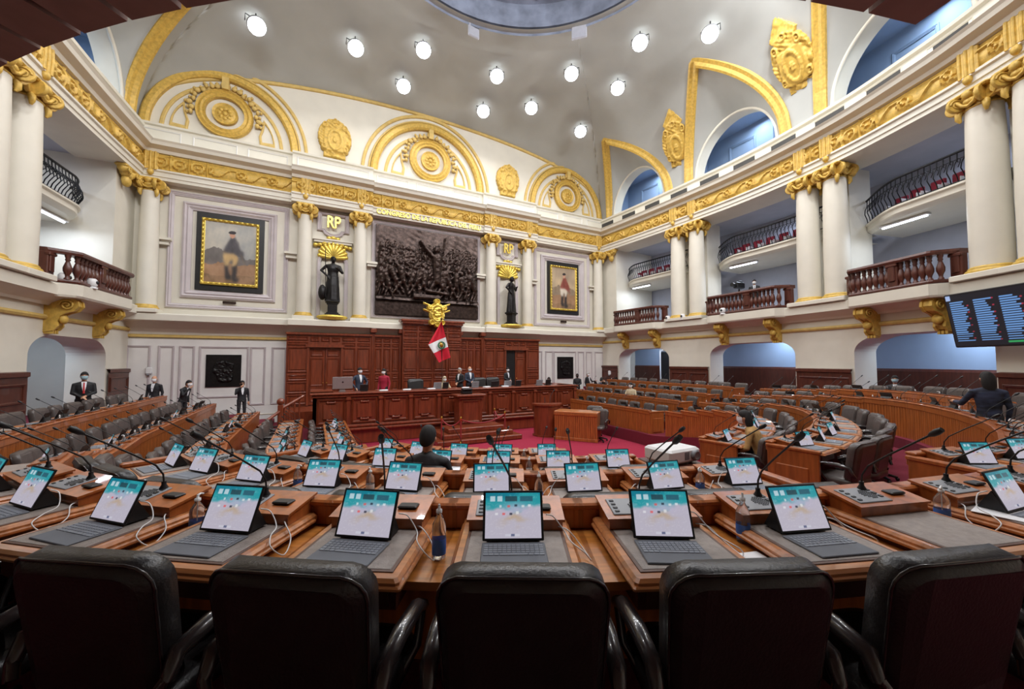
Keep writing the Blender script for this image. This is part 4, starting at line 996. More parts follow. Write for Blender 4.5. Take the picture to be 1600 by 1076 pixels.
def vmask(X, Z):
    H = cartouche(X, Z*.85+.25); z = Z/1.5; x = X/.85
    dia = (np.abs(x)+np.abs(z-.55)*1.1 < .62); H = np.where(dia & (H <= 0.01), .14+.03*fbm(X, Z, 5, 3, 2), H); return H
VM = relief(2.0, 3.2, 60, 96, vmask, .08).mesh('cartouche', 'gold')
for sg, nm in SIDES:
    for yy, l in ((14.9, 'farther'), (8.35, 'nearer')):
        if sg == -1 and yy < 10: continue
        P0 = wp(sy(yy), 0, 0, 1); a = vault(P0, .4)[0]; b = vault(P0, 1.5)[0]; up = Vector(b-a).normalized(); inw = Vector((VC[0]-a[0], VC[1]-a[1], 0)).normalized(); xa = up.cross(inw).normalized(); ya = up.cross(xa).normalized()
        ya = -inw.cross(xa).cross(xa) if False else ya
        ctr = vault(P0, .88)[0]; R = Matrix((xa, -xa.cross(up)*-1, up)).transposed().to_4x4()
        yv = up.cross(xa); R = Matrix(((xa.x, yv.x, up.x), (xa.y, yv.y, up.y), (xa.z, yv.z, up.z))).to_4x4()
        if yv.dot(inw) > 0: R = Matrix(((-xa.x, -yv.x, up.x), (-xa.y, -yv.y, up.y), (-xa.z, -yv.z, up.z))).to_4x4()
        M = T(*ctr) @ R
        if sg == -1: M = Matrix.Diagonal((-1, 1, 1, 1)) @ M
        tag(inst(VM, 'cartouche', None, M=M), 'gilt mask cartouche on the %s vault, the %s of two' % (nm, l) if sg == 1 else 'gilt mask cartouche on the left vault', 'ornament', 'gilt cartouches')
# ------------------------------------------------------------------ back wall: inscription, relief, portraits, monograms, arms, flag
def text(body, size, mat_, M, label, ext=.03, width=None, font_bold=0.0):
    c = bpy.data.curves.new('lettering', 'FONT'); c.body = body; c.size = size; c.extrude = ext; c.align_x = 'CENTER'; c.align_y = 'CENTER'; c.offset = font_bold
    t = bpy.data.objects.new('lettering', c); COL.objects.link(t); dg = bpy.context.evaluated_depsgraph_get(); me = bpy.data.meshes.new_from_object(t.evaluated_get(dg)); bpy.data.objects.remove(t)
    me.materials.clear(); me.materials.append(MATS[mat_]); w = max(v.co.x for v in me.vertices)-min(v.co.x for v in me.vertices); k = (width/w) if width else 1
    o = inst(me, 'lettering', None, M=M @ Matrix.Diagonal((k, 1, 1, 1))); tag(o, label, 'lettering'); return o
text('CONGRESO DE LA REPÚBLICA DEL PERÚ', .36, 'leaf_gold', T(0, YB-.56, 10.95) @ Rx(pi/2), 'gold letters of the inscription above the bronze relief', .03, 5.9, .006)
# crowd relief
def crowd():
    nx, nz = 190, 140; X, Z = np.meshgrid(np.linspace(-2.9, 2.9, nx), np.linspace(0, 4.05, nz)); H = np.full(X.shape, .04)+.02*fbm(X, Z, 4, 4, .5); r = np.random.default_rng(5)
    def cap(a, b, ra, rb, h):
        nonlocal H
        d = (b[0]-a[0])**2+(b[1]-a[1])**2+1e-9; t = np.clip(((X-a[0])*(b[0]-a[0])+(Z-a[1])*(b[1]-a[1]))/d, 0, 1); dist = np.hypot(X-a[0]-t*(b[0]-a[0]), Z-a[1]-t*(b[1]-a[1])); rr = ra+(rb-ra)*t
        H = np.maximum(H, h+np.sqrt(np.clip(rr**2-dist**2, 0, None))-(dist > rr)*9)
    def fig(x, z, s, h, arm=0):
        l = r.uniform(-.25, .25); cap((x, z+.55*s), (x+l*s, z+1.05*s), .13*s, .17*s, h); cap((x+l*s*1.1, z+1.32*s), (x+l*s*1.15, z+1.36*s), .1*s, .1*s, h+.04)
        for q_ in (-1, 1):
            kx = x+q_*r.uniform(.05, .25)*s; cap((x, z+.58*s), (kx, z+.3*s), .09*s, .07*s, h); cap((kx, z+.3*s), (kx-r.uniform(-.2, .2)*s, z), .065*s, .05*s, h)
            ex = x+l*s+q_*r.uniform(.15, .35)*s; ez = z+r.uniform(.75, 1.3)*s; cap((x+l*s, z+1.1*s), (ex, ez), .07*s, .05*s, h+.02); cap((ex, ez), (ex+r.uniform(-.3, .3)*s, ez+r.uniform(-.1, .4)*s), .05*s, .04*s, h+.02)
    for _ in range(110): x = r.uniform(-2.8, 2.8); fig(x, r.uniform(2.0, 2.75), r.uniform(.28, .42), .03)
    for _ in range(70): x = r.uniform(-2.8, 2.8); fig(x, r.uniform(1.5, 2.05)+.1*abs(x)*.2, r.uniform(.5, .7), .06)
    for _ in range(30): fig(r.uniform(-2.8, 2.8), r.uniform(.8, 1.3), r.uniform(.75, .95), .12)
    for x in np.linspace(-2.65, 2.65, 15):
        if abs(x-.3) > .45: fig(x, r.uniform(.2, .45), r.uniform(1.05, 1.35), .2)
    cap((.35, 1.2), (.35, 2.5), .22, .3, .26); cap((.33, 2.95), (.34, 3.0), .17, .17, .3); cap((.1, 2.6), (-.3, 3.0), .12, .1, .3); cap((-.3, 3.0), (-.55, 3.35), .09, .08, .3); cap((.6, 2.55), (.8, 2.3), .11, .09, .3); cap((.55, 1.3), (.85, 3.75), .035, .03, .34)
    cap((.3, 1.3), (.0, .75), .14, .1, .28); cap((.45, 1.3), (.7, .8), .14, .1, .28); cap((-.2, .62), (1.0, .5), .1, .08, .3); cap((-.9, .3), (.5, .3), .13, .1, .3)
    H = H+.03*np.abs(fbm(X, Z, 9, 3, 2.0))*(H > .1)+np.where(Z < .25, .28*(1-Z/.25)**.5, 0)
    q = MB(); q.grid([[(X[i, j], -H[i, j], Z[i, j]) for j in range(nx)] for i in range(nz)], True); return q
e = empty('bronze_relief', (0, YB-.06, 5.55), 0, 'large dark bronze relief of a crowd with a raised-arm figure', 'relief')
q = crowd(); q.build('crowd', 'bronze', e, T(0, -.1, .8)); q = MB(); q.box((0, -.04, 2.42), (5.85, .1, 4.86)); q.box((0, -.12, .38), (5.85, .16, .74)); q.build('backing', 'bronze', e)
def portrait(kind):
    def fn(U, V):
        n = fbm(U, V, 20+kind, 5, 1.2); n2 = fbm(U, V, 30+kind, 4, 3)
        c = np.stack([168+20*n, 166+16*n, 158+10*n], -1)+((V-.5)*20)[..., None]
        if kind: c = np.stack([176+18*n, 156+16*n, 128+10*n], -1)
        def mix(m, col, k=1.):
            nonlocal c; m = m.astype(float)[..., None]*k; c = c*(1-m)+(np.array(col)+8*n2[..., None])*m
        mix(V < .52+.06*n-.1*np.abs(U-.3), (110, 104, 100) if not kind else (140, 122, 100)); mix(V < .33+.05*n, (150, 116, 86)); mix(V < .14+.03*n, (124, 98, 70))
        x = U-.52+.012*n2; v = V+.008*n2
        S = lambda d: 1/(1+np.exp(-d/.012))            # soft edge
        boot = (46, 40, 40); cl = (74, 70, 74) if not kind else (132, 66, 54)
        for cx_, z0 in ((-.09, .1), (.06, .07)): mix(S(.045-np.abs(x-cx_-.05*(v-.2)))*S(v-z0)*S(.36-v), boot); mix(S(.06-np.abs(x-cx_-.03))*S(.035-np.abs(v-z0)), boot)
        mix(S(.15-np.abs(x+.02)-.25*np.abs(v-.45))*S(v-.3)*S(.54-v)*(1-S(.03-np.abs(x+.01))*S(.38-v)), (196, 164, 112) if not kind else (212, 202, 184))
        mix(S(.055+.55*np.clip(.76-v, 0, .22)+.35*np.clip(.6-v, 0, .4)*(x > 0)-np.abs(x-.02))*S(v-.5+.45*np.clip(x-.02, 0, .3))*S(.765-v), cl)
        mix(S(.02-np.abs(x+.0))*S(v-.5)*S(.72-v), tuple(.8*k_ for k_ in cl), .6); mix(S(.012-np.abs(x-.2-.5*(.45-v)))*S(v-.3)*S(.5-v), (120, 104, 84), .7)
        mix(S(1-np.sqrt((x/.052)**2+((v-.8)/.05)**2))**1, (192, 146, 120)); mix(S(1-np.sqrt((x/.066)**2+((v-.845)/.03)**2)), (48, 42, 44))
        mix(S(.09*np.abs(n)-.02)*S(.3-v)*S(np.abs(x)-.12), (178, 140, 108), .5)
        return c[..., 0], c[..., 1], c[..., 2]
    return fn
for sx, k, l in ((-1, 0, 'left gold-framed portrait of a cloaked figure on dark backing'), (1, 1, 'right framed portrait of a standing figure in red coat')):
    e = empty('painting', (sx*9.22, YB-.05, 7.98), 0, l, 'painting')
    q = MB(); q.box((0, -.03, 0), (2.55, .06, 3.5)); q.build('backing', 'black', e)
    q = MB(); frame(q, 2.15, 3.0, .12, .12, c=(0, -.06, 0))
    for t in range(15):
        for s in (-1, 1): q.ball((s*1.02, -.16, -1.4+t*.2), (.05, .05, .09), 6, 4)
    for t in range(11):
        for s in (-1, 1): q.ball((-1.0+t*.2, -.16, s*1.44), (.09, .05, .05), 6, 4)
    q.build('frame', 'leaf_gold', e)
    inst(tint_mesh('canvas', 1.95, 2.8, 90, 130, portrait(k), 'painted'), 'canvas', e, (0, -.09, 0))
    q = MB(); q.bev((0, 0, 0), (.5, .04, .12), .01); o = q.build('name_plate', 'bronze', None, T(sx*9.22, YB-.1, 5.72)); tag(o, 'small dark plate under the %s portrait' % ('left' if sx < 0 else 'right'), 'plaque')
    q = MB(); frame(q, 1.3, 1.45, .06, .05); q.box((0, -.02, 0), (1.3, .04, 1.45)); pm = relief(.9, 1.1, 40, 50, lambda X, Z: np.where((X/.38)**2+(Z/.5)**2 < 1+.3*fbm(X, Z, 3, 4, 1.5), .05+.04*np.abs(fbm(X, Z, 6, 4, 2.)), 0)); q.add([(x, y-.04, z) for x, y, z in pm.v], pm.f, True)
    o = q.build('bronze_plaque', 'statue_bronze', None, T(sx*9.35, YB-.07, 2.62)); tag(o, 'dark bronze plaque low on the %s back wall' % ('left' if sx < 0 else 'right'), 'plaque')
    # niche: gilt shell, garland, bronze statue on a gilt console, monogram
    cx = sx*4.98; side_ = 'left' if sx < 0 else 'right'
    q = MB(); n = 11
    for t in range(n):
        a = pi*t/(n-1); q.tube([(0, -.1, 7.85), (.3*cos(a), -.22, 7.85+.32*sin(a)), (.58*cos(a), -.16, 7.9+.6*sin(a))], [.06, .1, .1], 6)
        q.ball((.62*cos(a), -.16, 7.92+.64*sin(a)), .1, 8, 5)
    for t in range(9): q.ball((-.8+.2*t, -.14, 8.55+.12*cos((t-4)*.8)+(.2 if t in (3, 4, 5) else 0)), (.13, .1, .1), 8, 5)
    o = q.build('gilt_shell', 'leaf_gold', None, T(cx, YB, .45)); tag(o, 'gilt scallop shell and garland over the %s statue' % side_, 'ornament')
    q = MB(); q.lathe([(.35, 0), (.6, .05), (.72, .14), (.66, .22), (.5, .25)], 20, sy=.8); o = q.build('gilt_console', 'leaf_gold', None, T(cx, YB-.62, 5.06)); tag(o, 'gilt round base under the %s statue' % side_, 'ornament')
    st = person('dark bronze %s standing in the %s niche' % ('robed figure with a hand on the hip' if sx < 0 else 'robed figure seen sideways', side_), (cx, YB-.62, 6.02), pi+(0 if sx < 0 else .55), top='statue_bronze', legs='statue_bronze', skin='statue_bronze', hair='statue_bronze', mask=None, shirt=False, robe=True, H=2.2, arms={'R': ((.34, -.02, 1.17), (.2, .06, .99)), 'L': ((.27, .05, 1.12), (.16, .16, 1.2))}, name='statue', voxel=.016)
    q = MB(); q.bev((0, 0, -.03), (.62, .56, .1), .02); q.bev((0, 0, -.12), (.5, .46, .08), .02); q.bev((0, 0, -.36), (.42, .4, .42), .02); q.bev((0, 0, -.6), (.54, .5, .08), .02); q.bev((0, 0, -.67), (.68, .62, .08), .02); q.build('pedestal', 'statue_bronze', st, Matrix.Diagonal((1/1.5, 1/1.45, 1/1.25, 1)))
    if sx < 0: q = MB(); q.tube([(.2, .2, 0.1), (.24, .22, 1.95)], .014, 6); q.build('staff', 'statue_bronze', st); q = MB(); q.ball((.3, .1, .3), (.12, .12, .3), 10, 8); q.build('urn', 'statue_bronze', st)
    mg = text('RP', .85, 'leaf_gold', T(cx, YB-.2, 10.08) @ Rx(pi/2), 'gold interlaced monogram above the %s statue' % side_, .05, .62, .015)
    q = MB(); q.tube([(.3*cos(a), -.1, .3*sin(a)) for a in np.linspace(-.4, pi+.4, 20)], .03, 6)
    for a in np.linspace(-.4, pi+.4, 13): q.ball((.34*cos(a), -.1, .34*sin(a)), (.06, .04, .06), 6, 4)
    q.build('wreath', 'leaf_gold', mg, mg.matrix_local.inverted() @ T(cx, YB-.08, 10.03))
def arms_h(X, Z):
    n = fbm(X, Z, 8, 4, 2.); body = (X/.42)**2+(Z/.58)**2; H = np.where(body < 1, .12+.05*n, 0); H = np.where(np.abs(body-.55) < .12, .22, H); H = np.where((X/.2)**2+((Z-.1)/.3)**2 < 1, .17+.06*np.abs(n), H)
    for cx, cz, r in ((0, .62, .16), (-.28, -.5, .15), (.28, -.5, .15), (-.4, .3, .14), (.4, .3, .14), (0, -.6, .15)): d = np.hypot(X-cx, Z-cz); H = np.where(d < r, .16+.05*np.cos(d/r*8), H)
    for s in (-1, 1):
        for z0 in (.08, .42): H = np.where((np.abs(Z-z0-.35*(s*X-.4)) < .04) & (s*X > .3) & (s*X < .72), .12, H)
    return H
q = relief(1.5, 1.6, 70, 76, arms_h, .06); q.prism([(.4*cos(a), .55*sin(a)) for a in np.linspace(0, 2*pi, 24, endpoint=False)], .1); o = q.build('coat_of_arms', 'leaf_gold', None, T(.1, YB-1.25, 5.62)); tag(o, 'gilt coat of arms above the flag', 'emblem')
fl = empty('flag', (.1, YB-2.1, 2.1), 0, 'red and white flag with emblem hanging from a pole behind the dais', 'flag')
q = MB(); q.tube([(.12, 0, -1.1), (.02, 0, 3.1)], .025, 8); q.ball((.02, 0, 3.16), .06, 8, 6); q.build('pole', 'dark_wood', fl)
LP = [(0, 0), (-.68, -1.2), (-.4, -1.64), (-.12, -2.12)]; RP_ = [(.02, 0), (.22, -.8), (.36, -1.3), (.5, -1.85)]
for b, (nme, m) in enumerate((('red_band', 'flag_red'), ('white_band', 'flag_white'), ('red_band', 'flag_red'))):
    q = MB(); pts = []
    for t in np.linspace(0, 1, 9):
        l = np.array(LP[b])*(1-t)+np.array(LP[b+1])*t; r = np.array(RP_[b])*(1-t)+np.array(RP_[b+1])*t
        pts.append([(l[0]*(1-u)+r[0]*u, -.05-.07*sin(u*7+.5*(b+t)), 3.0+l[1]*(1-u)+r[1]*u) for u in np.linspace(0, 1, 13)])
    q.grid(pts, True); q.grid([[(x, y+.012, z) for x, y, z in r] for r in pts], True); q.build(nme, m, fl)
q = MB(); M = T(0, -.14, 1.78) @ Ry(-.45); q.tube([(.17*cos(a), 0, .17*sin(a)) for a in np.linspace(0, 2*pi, 20, endpoint=False)], .035, 6, True, M); q.build('wreath', 'green', fl)
q = MB(); q.ball((0, 0, 0), (.1, .03, .12), 10, 6, M); q.ball((0, -.01, .13), (.06, .03, .05), 8, 5, M); q.build('shield', 'brass', fl)
# ------------------------------------------------------------------ dais
q = MB(); q.box((0, 18.6, .47), (11.4, 5.9, .94)); q.box((0, 20.0, .46), (13.8, 2.9, .92)); dais = struct(q.build('floor_dais', 'dais_wood'))
panl = struct(empty('wall_panelling', (0, 0, 0)))
def wood_bay(x0, x1, z0, z1, y, nx, rows, name='panel_field'):
    q = MB(); q.box(((x0+x1)/2, y+.05, (z0+z1)/2), (x1-x0, .1, z1-z0)); q.bev(((x0+x1)/2, y-.03, z1-.06), (x1-x0+.06, .2, .12), .03); q.build(name, 'dais_wood', panl)
    w = (x1-x0)/nx
    for i in range(nx):
        for (a, b) in rows:
            q = MB(); frame(q, w-.1, b-a-.06, .07, .05, c=(x0+w*(i+.5), y, (a+b)/2)); q.bev((x0+w*(i+.5), y-.015, (a+b)/2), (w-.32, .03, max(b-a-.3, .05)), .012); q.build('panel', 'dais_wood', panl)
RR = [(.98, 1.5), (1.5, 2.1), (2.1, 2.45), (2.5, 3.75), (3.78, 4.0), (4.02, 4.26)]
for sx in (-1, 1):
    f = lambda a, b: (min(sx*a, sx*b), max(sx*a, sx*b))
    wood_bay(*f(5.95, 6.9), .95, 4.42, YB-.7, 1, RR); wood_bay(*f(3.15, 4.55), .95, 4.42, YB-.7, 2, RR); wood_bay(*f(4.55, 5.95), 3.75, 4.42, YB-.7, 3, [(3.98, 4.26)]); wood_bay(*f(1.7, 3.0), .95, 4.42, YB-.6, 3, RR)
    for px in (3.05, 1.62):
        q = MB(); q.bev((sx*px, YB-.55, 2.75), (.2, .34, 3.6), .02); q.bev((sx*px, YB-.62, 4.62), (.32, .5, .22), .03); q.bev((sx*px, YB-.58, 1.3), (.3, .42, .5), .03)
        for k in (-.05, .05): q.tube([(sx*px+k, YB-.74, 1.6), (sx*px+k, YB-.74, 4.4)], .025, 6)
        q.build('pilaster', 'dais_wood', panl)
wood_bay(-1.62, 1.62, .95, 5.12, YB-1.0, 4, RR+[(4.35, 4.65), (4.68, 4.95)])
q = MB(); q.box((0, YB-.6, 3.0), (3.24, .7, 4.1)); q.bev((0, YB-.85, 5.2), (3.5, .8, .14), .04); q.bev((0, YB-.83, 5.08), (3.34, .76, .1), .03); q.build('crown', 'dais_wood', panl)
def door_leaf(w, h):
    q = MB(); q.bev((0, 0, h/2), (w, .07, h), .01)
    for (z0, z1) in ((.15, .75), (.9, h-.5), (h-.42, h-.12)): frame(q, w-.12, z1-z0, .07, .035, c=(0, -.035, (z0+z1)/2))
    return q
for i, sx in enumerate((-1, 1)):
    d = struct(empty('door_%d' % (i+1), (sx*5.25, YB-.6, .95)))
    q = MB(); q.box((-.74, -.08, 1.42), (.1, .2, 2.84)); q.box((.74, -.08, 1.42), (.1, .2, 2.84)); q.box((0, -.1, 2.84), (1.7, .24, .14)); q.build('door_frame', 'dais_wood', d)
    for s in (-1, 1):
        if sx == 1 and s == -1: continue
        q = door_leaf(.68, 2.76); o = q.build('door_leaf', 'dais_wood', d, T(s*.35, .02, 0)); q = MB(); q.ball((-s*.27, -.07, 1.05), .03, 8, 6); q.build('knob', 'brass', o)
    if sx == 1: q = MB(); q.box((-.35, .04, 1.38), (.68, .02, 2.76)); q.build('dark_opening', 'black', d)
# counter
q = MB(); x0 = 5.75; yf = 15.5
dc = empty('dais_counter', (0, 0, 0), 0, 'long panelled dark wood counter of the presiding dais', 'counter')
q = MB(); q.box((0, yf+.06, 1.14), (2*x0, .12, 1.38)); q.box((-x0+.06, yf+1.0, 1.14), (.12, 2.0, 1.38)); q.box((x0-.06, yf+1.0, 1.14), (.12, 2.0, 1.38)); q.build('front', 'dais_wood', dc)
q = MB(); q.bev((0, yf+.3, 1.86), (2*x0+.2, .9, .07), .02); q.bev((-x0+.3, yf+1.2, 1.86), (.8, 1.9, .07), .02); q.bev((x0-.3, yf+1.2, 1.86), (.8, 1.9, .07), .02); q.build('worktop', 'dais_wood', dc)
q = MB(); q.bev((0, yf+.02, .25), (2*x0+.1, .3, .5), .02); q.bev((0, yf-.05, .55), (2*x0+.25, .4, .1), .03); q.bev((0, yf-.02, .66), (2*x0+.15, .3, .12), .04); q.bev((0, yf, 1.77), (2*x0+.1, .2, .08), .02); q.build('plinth', 'dais_wood', dc)
for k in range(10):
    xc = -x0+.6+k*(2*x0-1.2)/9; w = (2*x0-1.2)/9
    q = MB(); frame(q, w-.22, .92, .08, .06, c=(xc, yf, 1.22)); q.bev((xc, yf-.02, 1.22), (w-.6, .05, .56), .02)
    for zz in (.9, 1.54): q.ball((xc, yf-.05, zz), (.16, .04, .04), 10, 4); q.ball((xc-.12, yf-.05, zz), (.05, .04, .06), 6, 4); q.ball((xc+.12, yf-.05, zz), (.05, .04, .06), 6, 4)
    q.build('panel', 'dais_wood', dc)
    q = MB(); q.bev((xc+w/2, yf-.03, 1.2), (.14, .1, 1.1), .02); q.bev((xc+w/2, yf-.05, 1.66), (.2, .14, .12), .03); q.build('pilaster', 'dais_wood', dc)
# central rostrum with steps, stanchions and ropes
r = empty('rostrum', (-.1, 14.5, 0), 0, 'dark wood speaker rostrum on three steps before the dais', 'rostrum')
for k in range(3): q = MB(); q.bev((0, -.15-.0*k, .1+.17*k), (3.4-.55*k, 2.0-.5*k, .17), .02); q.build('step', 'dais_wood', r)
q = MB(); q.bev((0, .35, 1.05), (1.0, .6, 1.2), .02); q.bev((0, .3, 1.68), (1.25, .8, .09), .02); q.bev((0, .3, 1.58), (1.1, .7, .08), .03); frame(q, .8, .9, .08, .05, c=(0, .05, 1.05)); q.build('stand', 'dais_wood', r)
q = MB(); q.bev((-.1, .3, 1.8), (.42, .3, .16), .03); q.bev((-.1, .25, 1.92), (.42, .3, .06), .02); o = q.build('document_box', 'black', None, T(-.1, 14.5, 0)); tag(o, 'black box lying on top of the rostrum', 'box')
q = MB(); q.lathe([(.14, 0), (.14, .03), (.04, .06), (.022, .08), (.022, .9), (.04, .92), (.045, .97), (.02, 1.02)], 12); STN = q.mesh('post', 'brass')
q = MB(); q.lathe([(.026, .15), (.026, .85)], 12); STR = q.mesh('sleeve', 'rope')
SP = [(-1.55, 13.75), (-.95, 13.35), (1.15, 14.0), (1.2, 15.1)]
for i, (x, y) in enumerate(SP):
    e = empty('stanchion', (x, y, .02 if i != 1 else .02), 0, 'brass rope stanchion, %s from left before the rostrum' % ORD[i], 'stanchion', 'rope stanchions'); inst(STN, 'post', e); inst(STR, 'sleeve', e)
for i in range(3):
    a, b = SP[i], SP[i+1]; q = MB(); q.tube([(a[0]+(b[0]-a[0])*t, a[1]+(b[1]-a[1])*t, .93-.9*t*(1-t)) for t in np.linspace(0, 1, 14)], .025, 8); o = q.build('rope', 'rope'); tag(o, 'sagging red rope, %s from left at the rostrum' % ORD[i], 'rope', 'stanchion ropes')
# lectern at the right, clerks' desk with two chairs
le = empty('lectern', (2.9, 13.6, 0), face((2.9, 13.6))+.2, 'curved dark wood lectern standing on the red carpet', 'lectern')
q = MB(); q.loft([[(.55*cos(a), .5*sin(a), z) for a in np.linspace(-.1, pi+.1, 14)] for z in (.06, 1.25)], True, True, True); q.build('body', 'dais_wood', le)
q = MB(); q.loft([[(.62*cos(a), .56*sin(a), z+.08*sin(a)*0) for a in np.linspace(-.15, pi+.15, 14)] for z in (1.25, 1.32)], True, True, False); q.loft([[(.6*cos(a), .54*sin(a), z) for a in np.linspace(-.15, pi+.15, 14)] for z in (0, .07)], True, True, False); q.build('top_board', 'dais_wood', le)
q = MB(); q.tube([(-.1, .1, 1.32), (-.15, 0, 1.6), (-.3, -.1, 1.8)], .01, 6); q.tube([(-.3, -.1, 1.8), (-.36, -.13, 1.85)], .02, 8); q.tube([(.1, .1, 1.32), (.1, 0, 1.55)], .01, 6); q.build('microphone', 'iron', le)
ck = empty('clerk_desk', (3.5, 12.3, 0), math.radians(128), 'free-standing slatted wooden desk on the red carpet', 'desk')
q = MB(); q.bev((0, 0, 1.08), (1.7, .75, .07), .02); q.build('top', 'top_wood', ck)
q = MB()
for k in range(20): q.bev((-.8+.0842*k, .34, .55), (.078, .03, 1.02), .006)
q.box((0, .32, .55), (1.66, .02, 1.0)); q.bev((0, .35, .06), (1.72, .07, .12), .01); q.bev((0, .35, 1.0), (1.72, .05, .1), .01); q.build('front_panel', 'desk_wood', ck)
for s in (-1, 1): q = MB(); q.bev((s*.82, 0, .54), (.04, .66, 1.04), .01); q.build('side_panel', 'desk_wood', ck)
for i, (x, y) in enumerate(((4.45, 12.55), (4.0, 11.7))):
    make_chair(T(x, y, .0) @ Rz(math.radians(120)) @ Matrix.Scale(1.25, 4), 'grey office chair, %s of two behind the free-standing desk' % ('farther', 'nearer')[i], 'chairs at the free-standing desk', CH_B)
# things on the dais
im = empty('desktop_computer', (-4.75, 15.95, 1.9), .1, 'silver desktop computer seen from behind on the dais', 'computer')
q = MB(); q.bev((0, 0, .33), (.72, .03, .46), .012); q.build('casing', 'alu', im); q = MB(); q.bev((0, .08, .01), (.24, .2, .015), .005); q.bev((0, .06, .1), (.2, .015, .2), .005); q.build('foot', 'alu', im); q = MB(); q.ball((0, -.017, .36), (.03, .004, .035), 8, 6); q.build('badge', 'black', im)
for i, x in enumerate((-3.0, -1.55, -.1, 1.6, 2.35, 3.4)):
    if i in (1, 3, 4): make_chair(T(x, 17.6, .94) @ Rz(pi) @ Matrix.Scale(1.35, 4), 'high black leather chair on the dais, %s' % {1: 'left of the flag', 3: 'right of the two talking men', 4: 'second right of the two talking men'}[i], 'high chairs on the dais')
for i, (x, w) in enumerate(((-4.0, .3), (-1.1, .34), (-.75, .26), (.6, .34), (1.55, .38), (2.2, .38), (2.75, .3), (3.9, .36), (4.4, .3))):
    q = MB(); q.bev((0, 0, .14), (w, .03, .26), .01, Rx(.2)); q.bev((0, .06, .01), (w*.8, .2, .02), .005); o = q.build('dais_monitor', 'grey_plastic' if i % 2 else 'black', None, T(x, 15.85, 1.9)); tag(o, 'small desk screen on the dais counter, %s from left' % ORD[i], 'screen', 'small screens on the dais')
for i, x in enumerate((-3.3, -2.4, -1.4, .1, 1.1, 2.0)):
    q = MB(); q.bev((0, 0, .012), (.3, .21, .024), .004); q.bev((.03, .02, .03), (.28, .2, .012), .003); o = q.build('paper_stack', 'paper', None, T(x, 15.72, 1.9) @ Rz(random.uniform(-.4, .4))); tag(o, 'white paper stack on the dais counter, %s from left' % ORD[i], 'papers', 'papers on the dais')
# stair rail at the left end of the dais
e = empty('stair_railing', (-6.5, 15.6, 0), 0, 'wooden stair railing with newel post at the left of the dais', 'railing')
q = MB(); q.bev((-.2, -.6, .8), (.16, .16, 1.6), .02); q.ball((-.2, -.6, 1.7), .12, 10, 8); q.build('newel_post', 'dais_wood', e)
q = MB(); q.tube([(-.2, -.6, 1.45), (.45, .1, 1.8)], .05, 8); q.tube([(-.2, -.6, 1.4), (-.75, -1.3, 1.0)], .05, 8); q.build('handrail', 'dais_wood', e)
for k in range(4): q = MB(); t = (k+.7)/4.5; q.tube([(-.2+.65*t, -.6+.7*t, .1+.35*t), (-.2+.65*t, -.6+.7*t, 1.43+.35*t)], .03, 6); q.build('baluster', 'dais_wood', e)
# ------------------------------------------------------------------ vote board, projector, cameras, dispensers
def board(U, V):
    c = np.zeros(U.shape+(3,))+np.array([10, 14, 24.]); cols = 7; x = U*cols; cx = np.floor(x); fx = x-cx; rows = 24; y = V*rows; fy = y-np.floor(y); rr = np.random.default_rng(2).uniform(.6, .92, (8, 30))
    L = rr[cx.astype(int) % 8, np.floor(y).astype(int) % 30]; m = (fx > .12) & (fx < L) & (fy > .25) & (fy < .8) & (V > .1) & (V < .88); c[m] = (96, 140, 196)
    m = (fx > .82) & (fx < .9) & (fy > .3) & (fy < .8) & (V > .1) & (V < .88) & ((cx+np.floor(y)) % 3 == 0); c[m] = (150, 40, 60)
    c[(V > .9) & (V < .97) & (U > .5) & (U < .95)] = (30, 120, 70); c[(V > .04) & (V < .075) & (U > .3) & (U < .5)] = (40, 140, 80); c[(V > .9) & (U < .03)] = (150, 170, 210)
    return c[..., 0], c[..., 1], c[..., 2]
Mv = wM(sy(2.2)+.42, .75, 4.2, 1); vb = empty('vote_board', label='large dark voting display with blue columns of names', cat='screen'); vb.matrix_world = Mv @ Rx(math.radians(10))
q = MB(); q.bev((0, .06, 0), (4.3, .12, 1.55), .02); q.build('cabinet', 'black', vb); inst(tint_mesh('display', 4.2, 1.46, 190, 120, board, 'board_screen'), 'display', vb, (0, -.004, 0))
for s in (-1.2, 1.2): q = MB(); q.tube([(s, .12, .3), (s, .7, .5)], .04, 6); q.build('mount', 'iron', vb)
M = seatM('D', 13.6)
pt = empty('projector_table', label='small dark stand under the projector', cat='table'); pt.matrix_world = M
q = MB(); q.bev((0, 0, .8), (.62, .5, .04), .01); q.build('top', 'dark_wood', pt)
for sx in (-1, 1):
    for s2 in (-1, 1): q = MB(); q.box((sx*.27, s2*.2, .39), (.04, .04, .78)); q.build('leg', 'black', pt)
pj = empty('projector', label='white projector on the dark stand in the aisle', cat='projector'); pj.matrix_world = M @ T(0, 0, .82) @ Rz(.25)
q = MB(); q.bev((0, 0, .1), (.52, .4, .16), .025); q.build('casing', 'white_plastic', pj)
q = MB(); q.lathe([(.06, 0), (.065, .02), (.05, .05), (.035, .04)], 16, M=T(.14, -.2, .1) @ Rx(pi/2)); q.build('lens', 'grey_plastic', pj)
q = MB()
for k in range(6): q.box((-.02+k*.014, -.202, .1), (.006, .006, .09))
q.build('vent_grille', 'grey_plastic', pj)
for s in (-1, 1): q = MB(); q.lathe([(.02, 0), (.02, .025)], 8, (s*.2, -.1, 0)); q.build('foot', 'black', pj)
CAMS = [(15.6, 1, 'left of the farthest column pair'), (14.6, 1, 'between the farthest columns'), (12.0, 1, 'under the middle wooden balustrade'), (17.0, -1, 'under the left wooden balustrade'), (16.3, -1, 'beside the left column pair')]
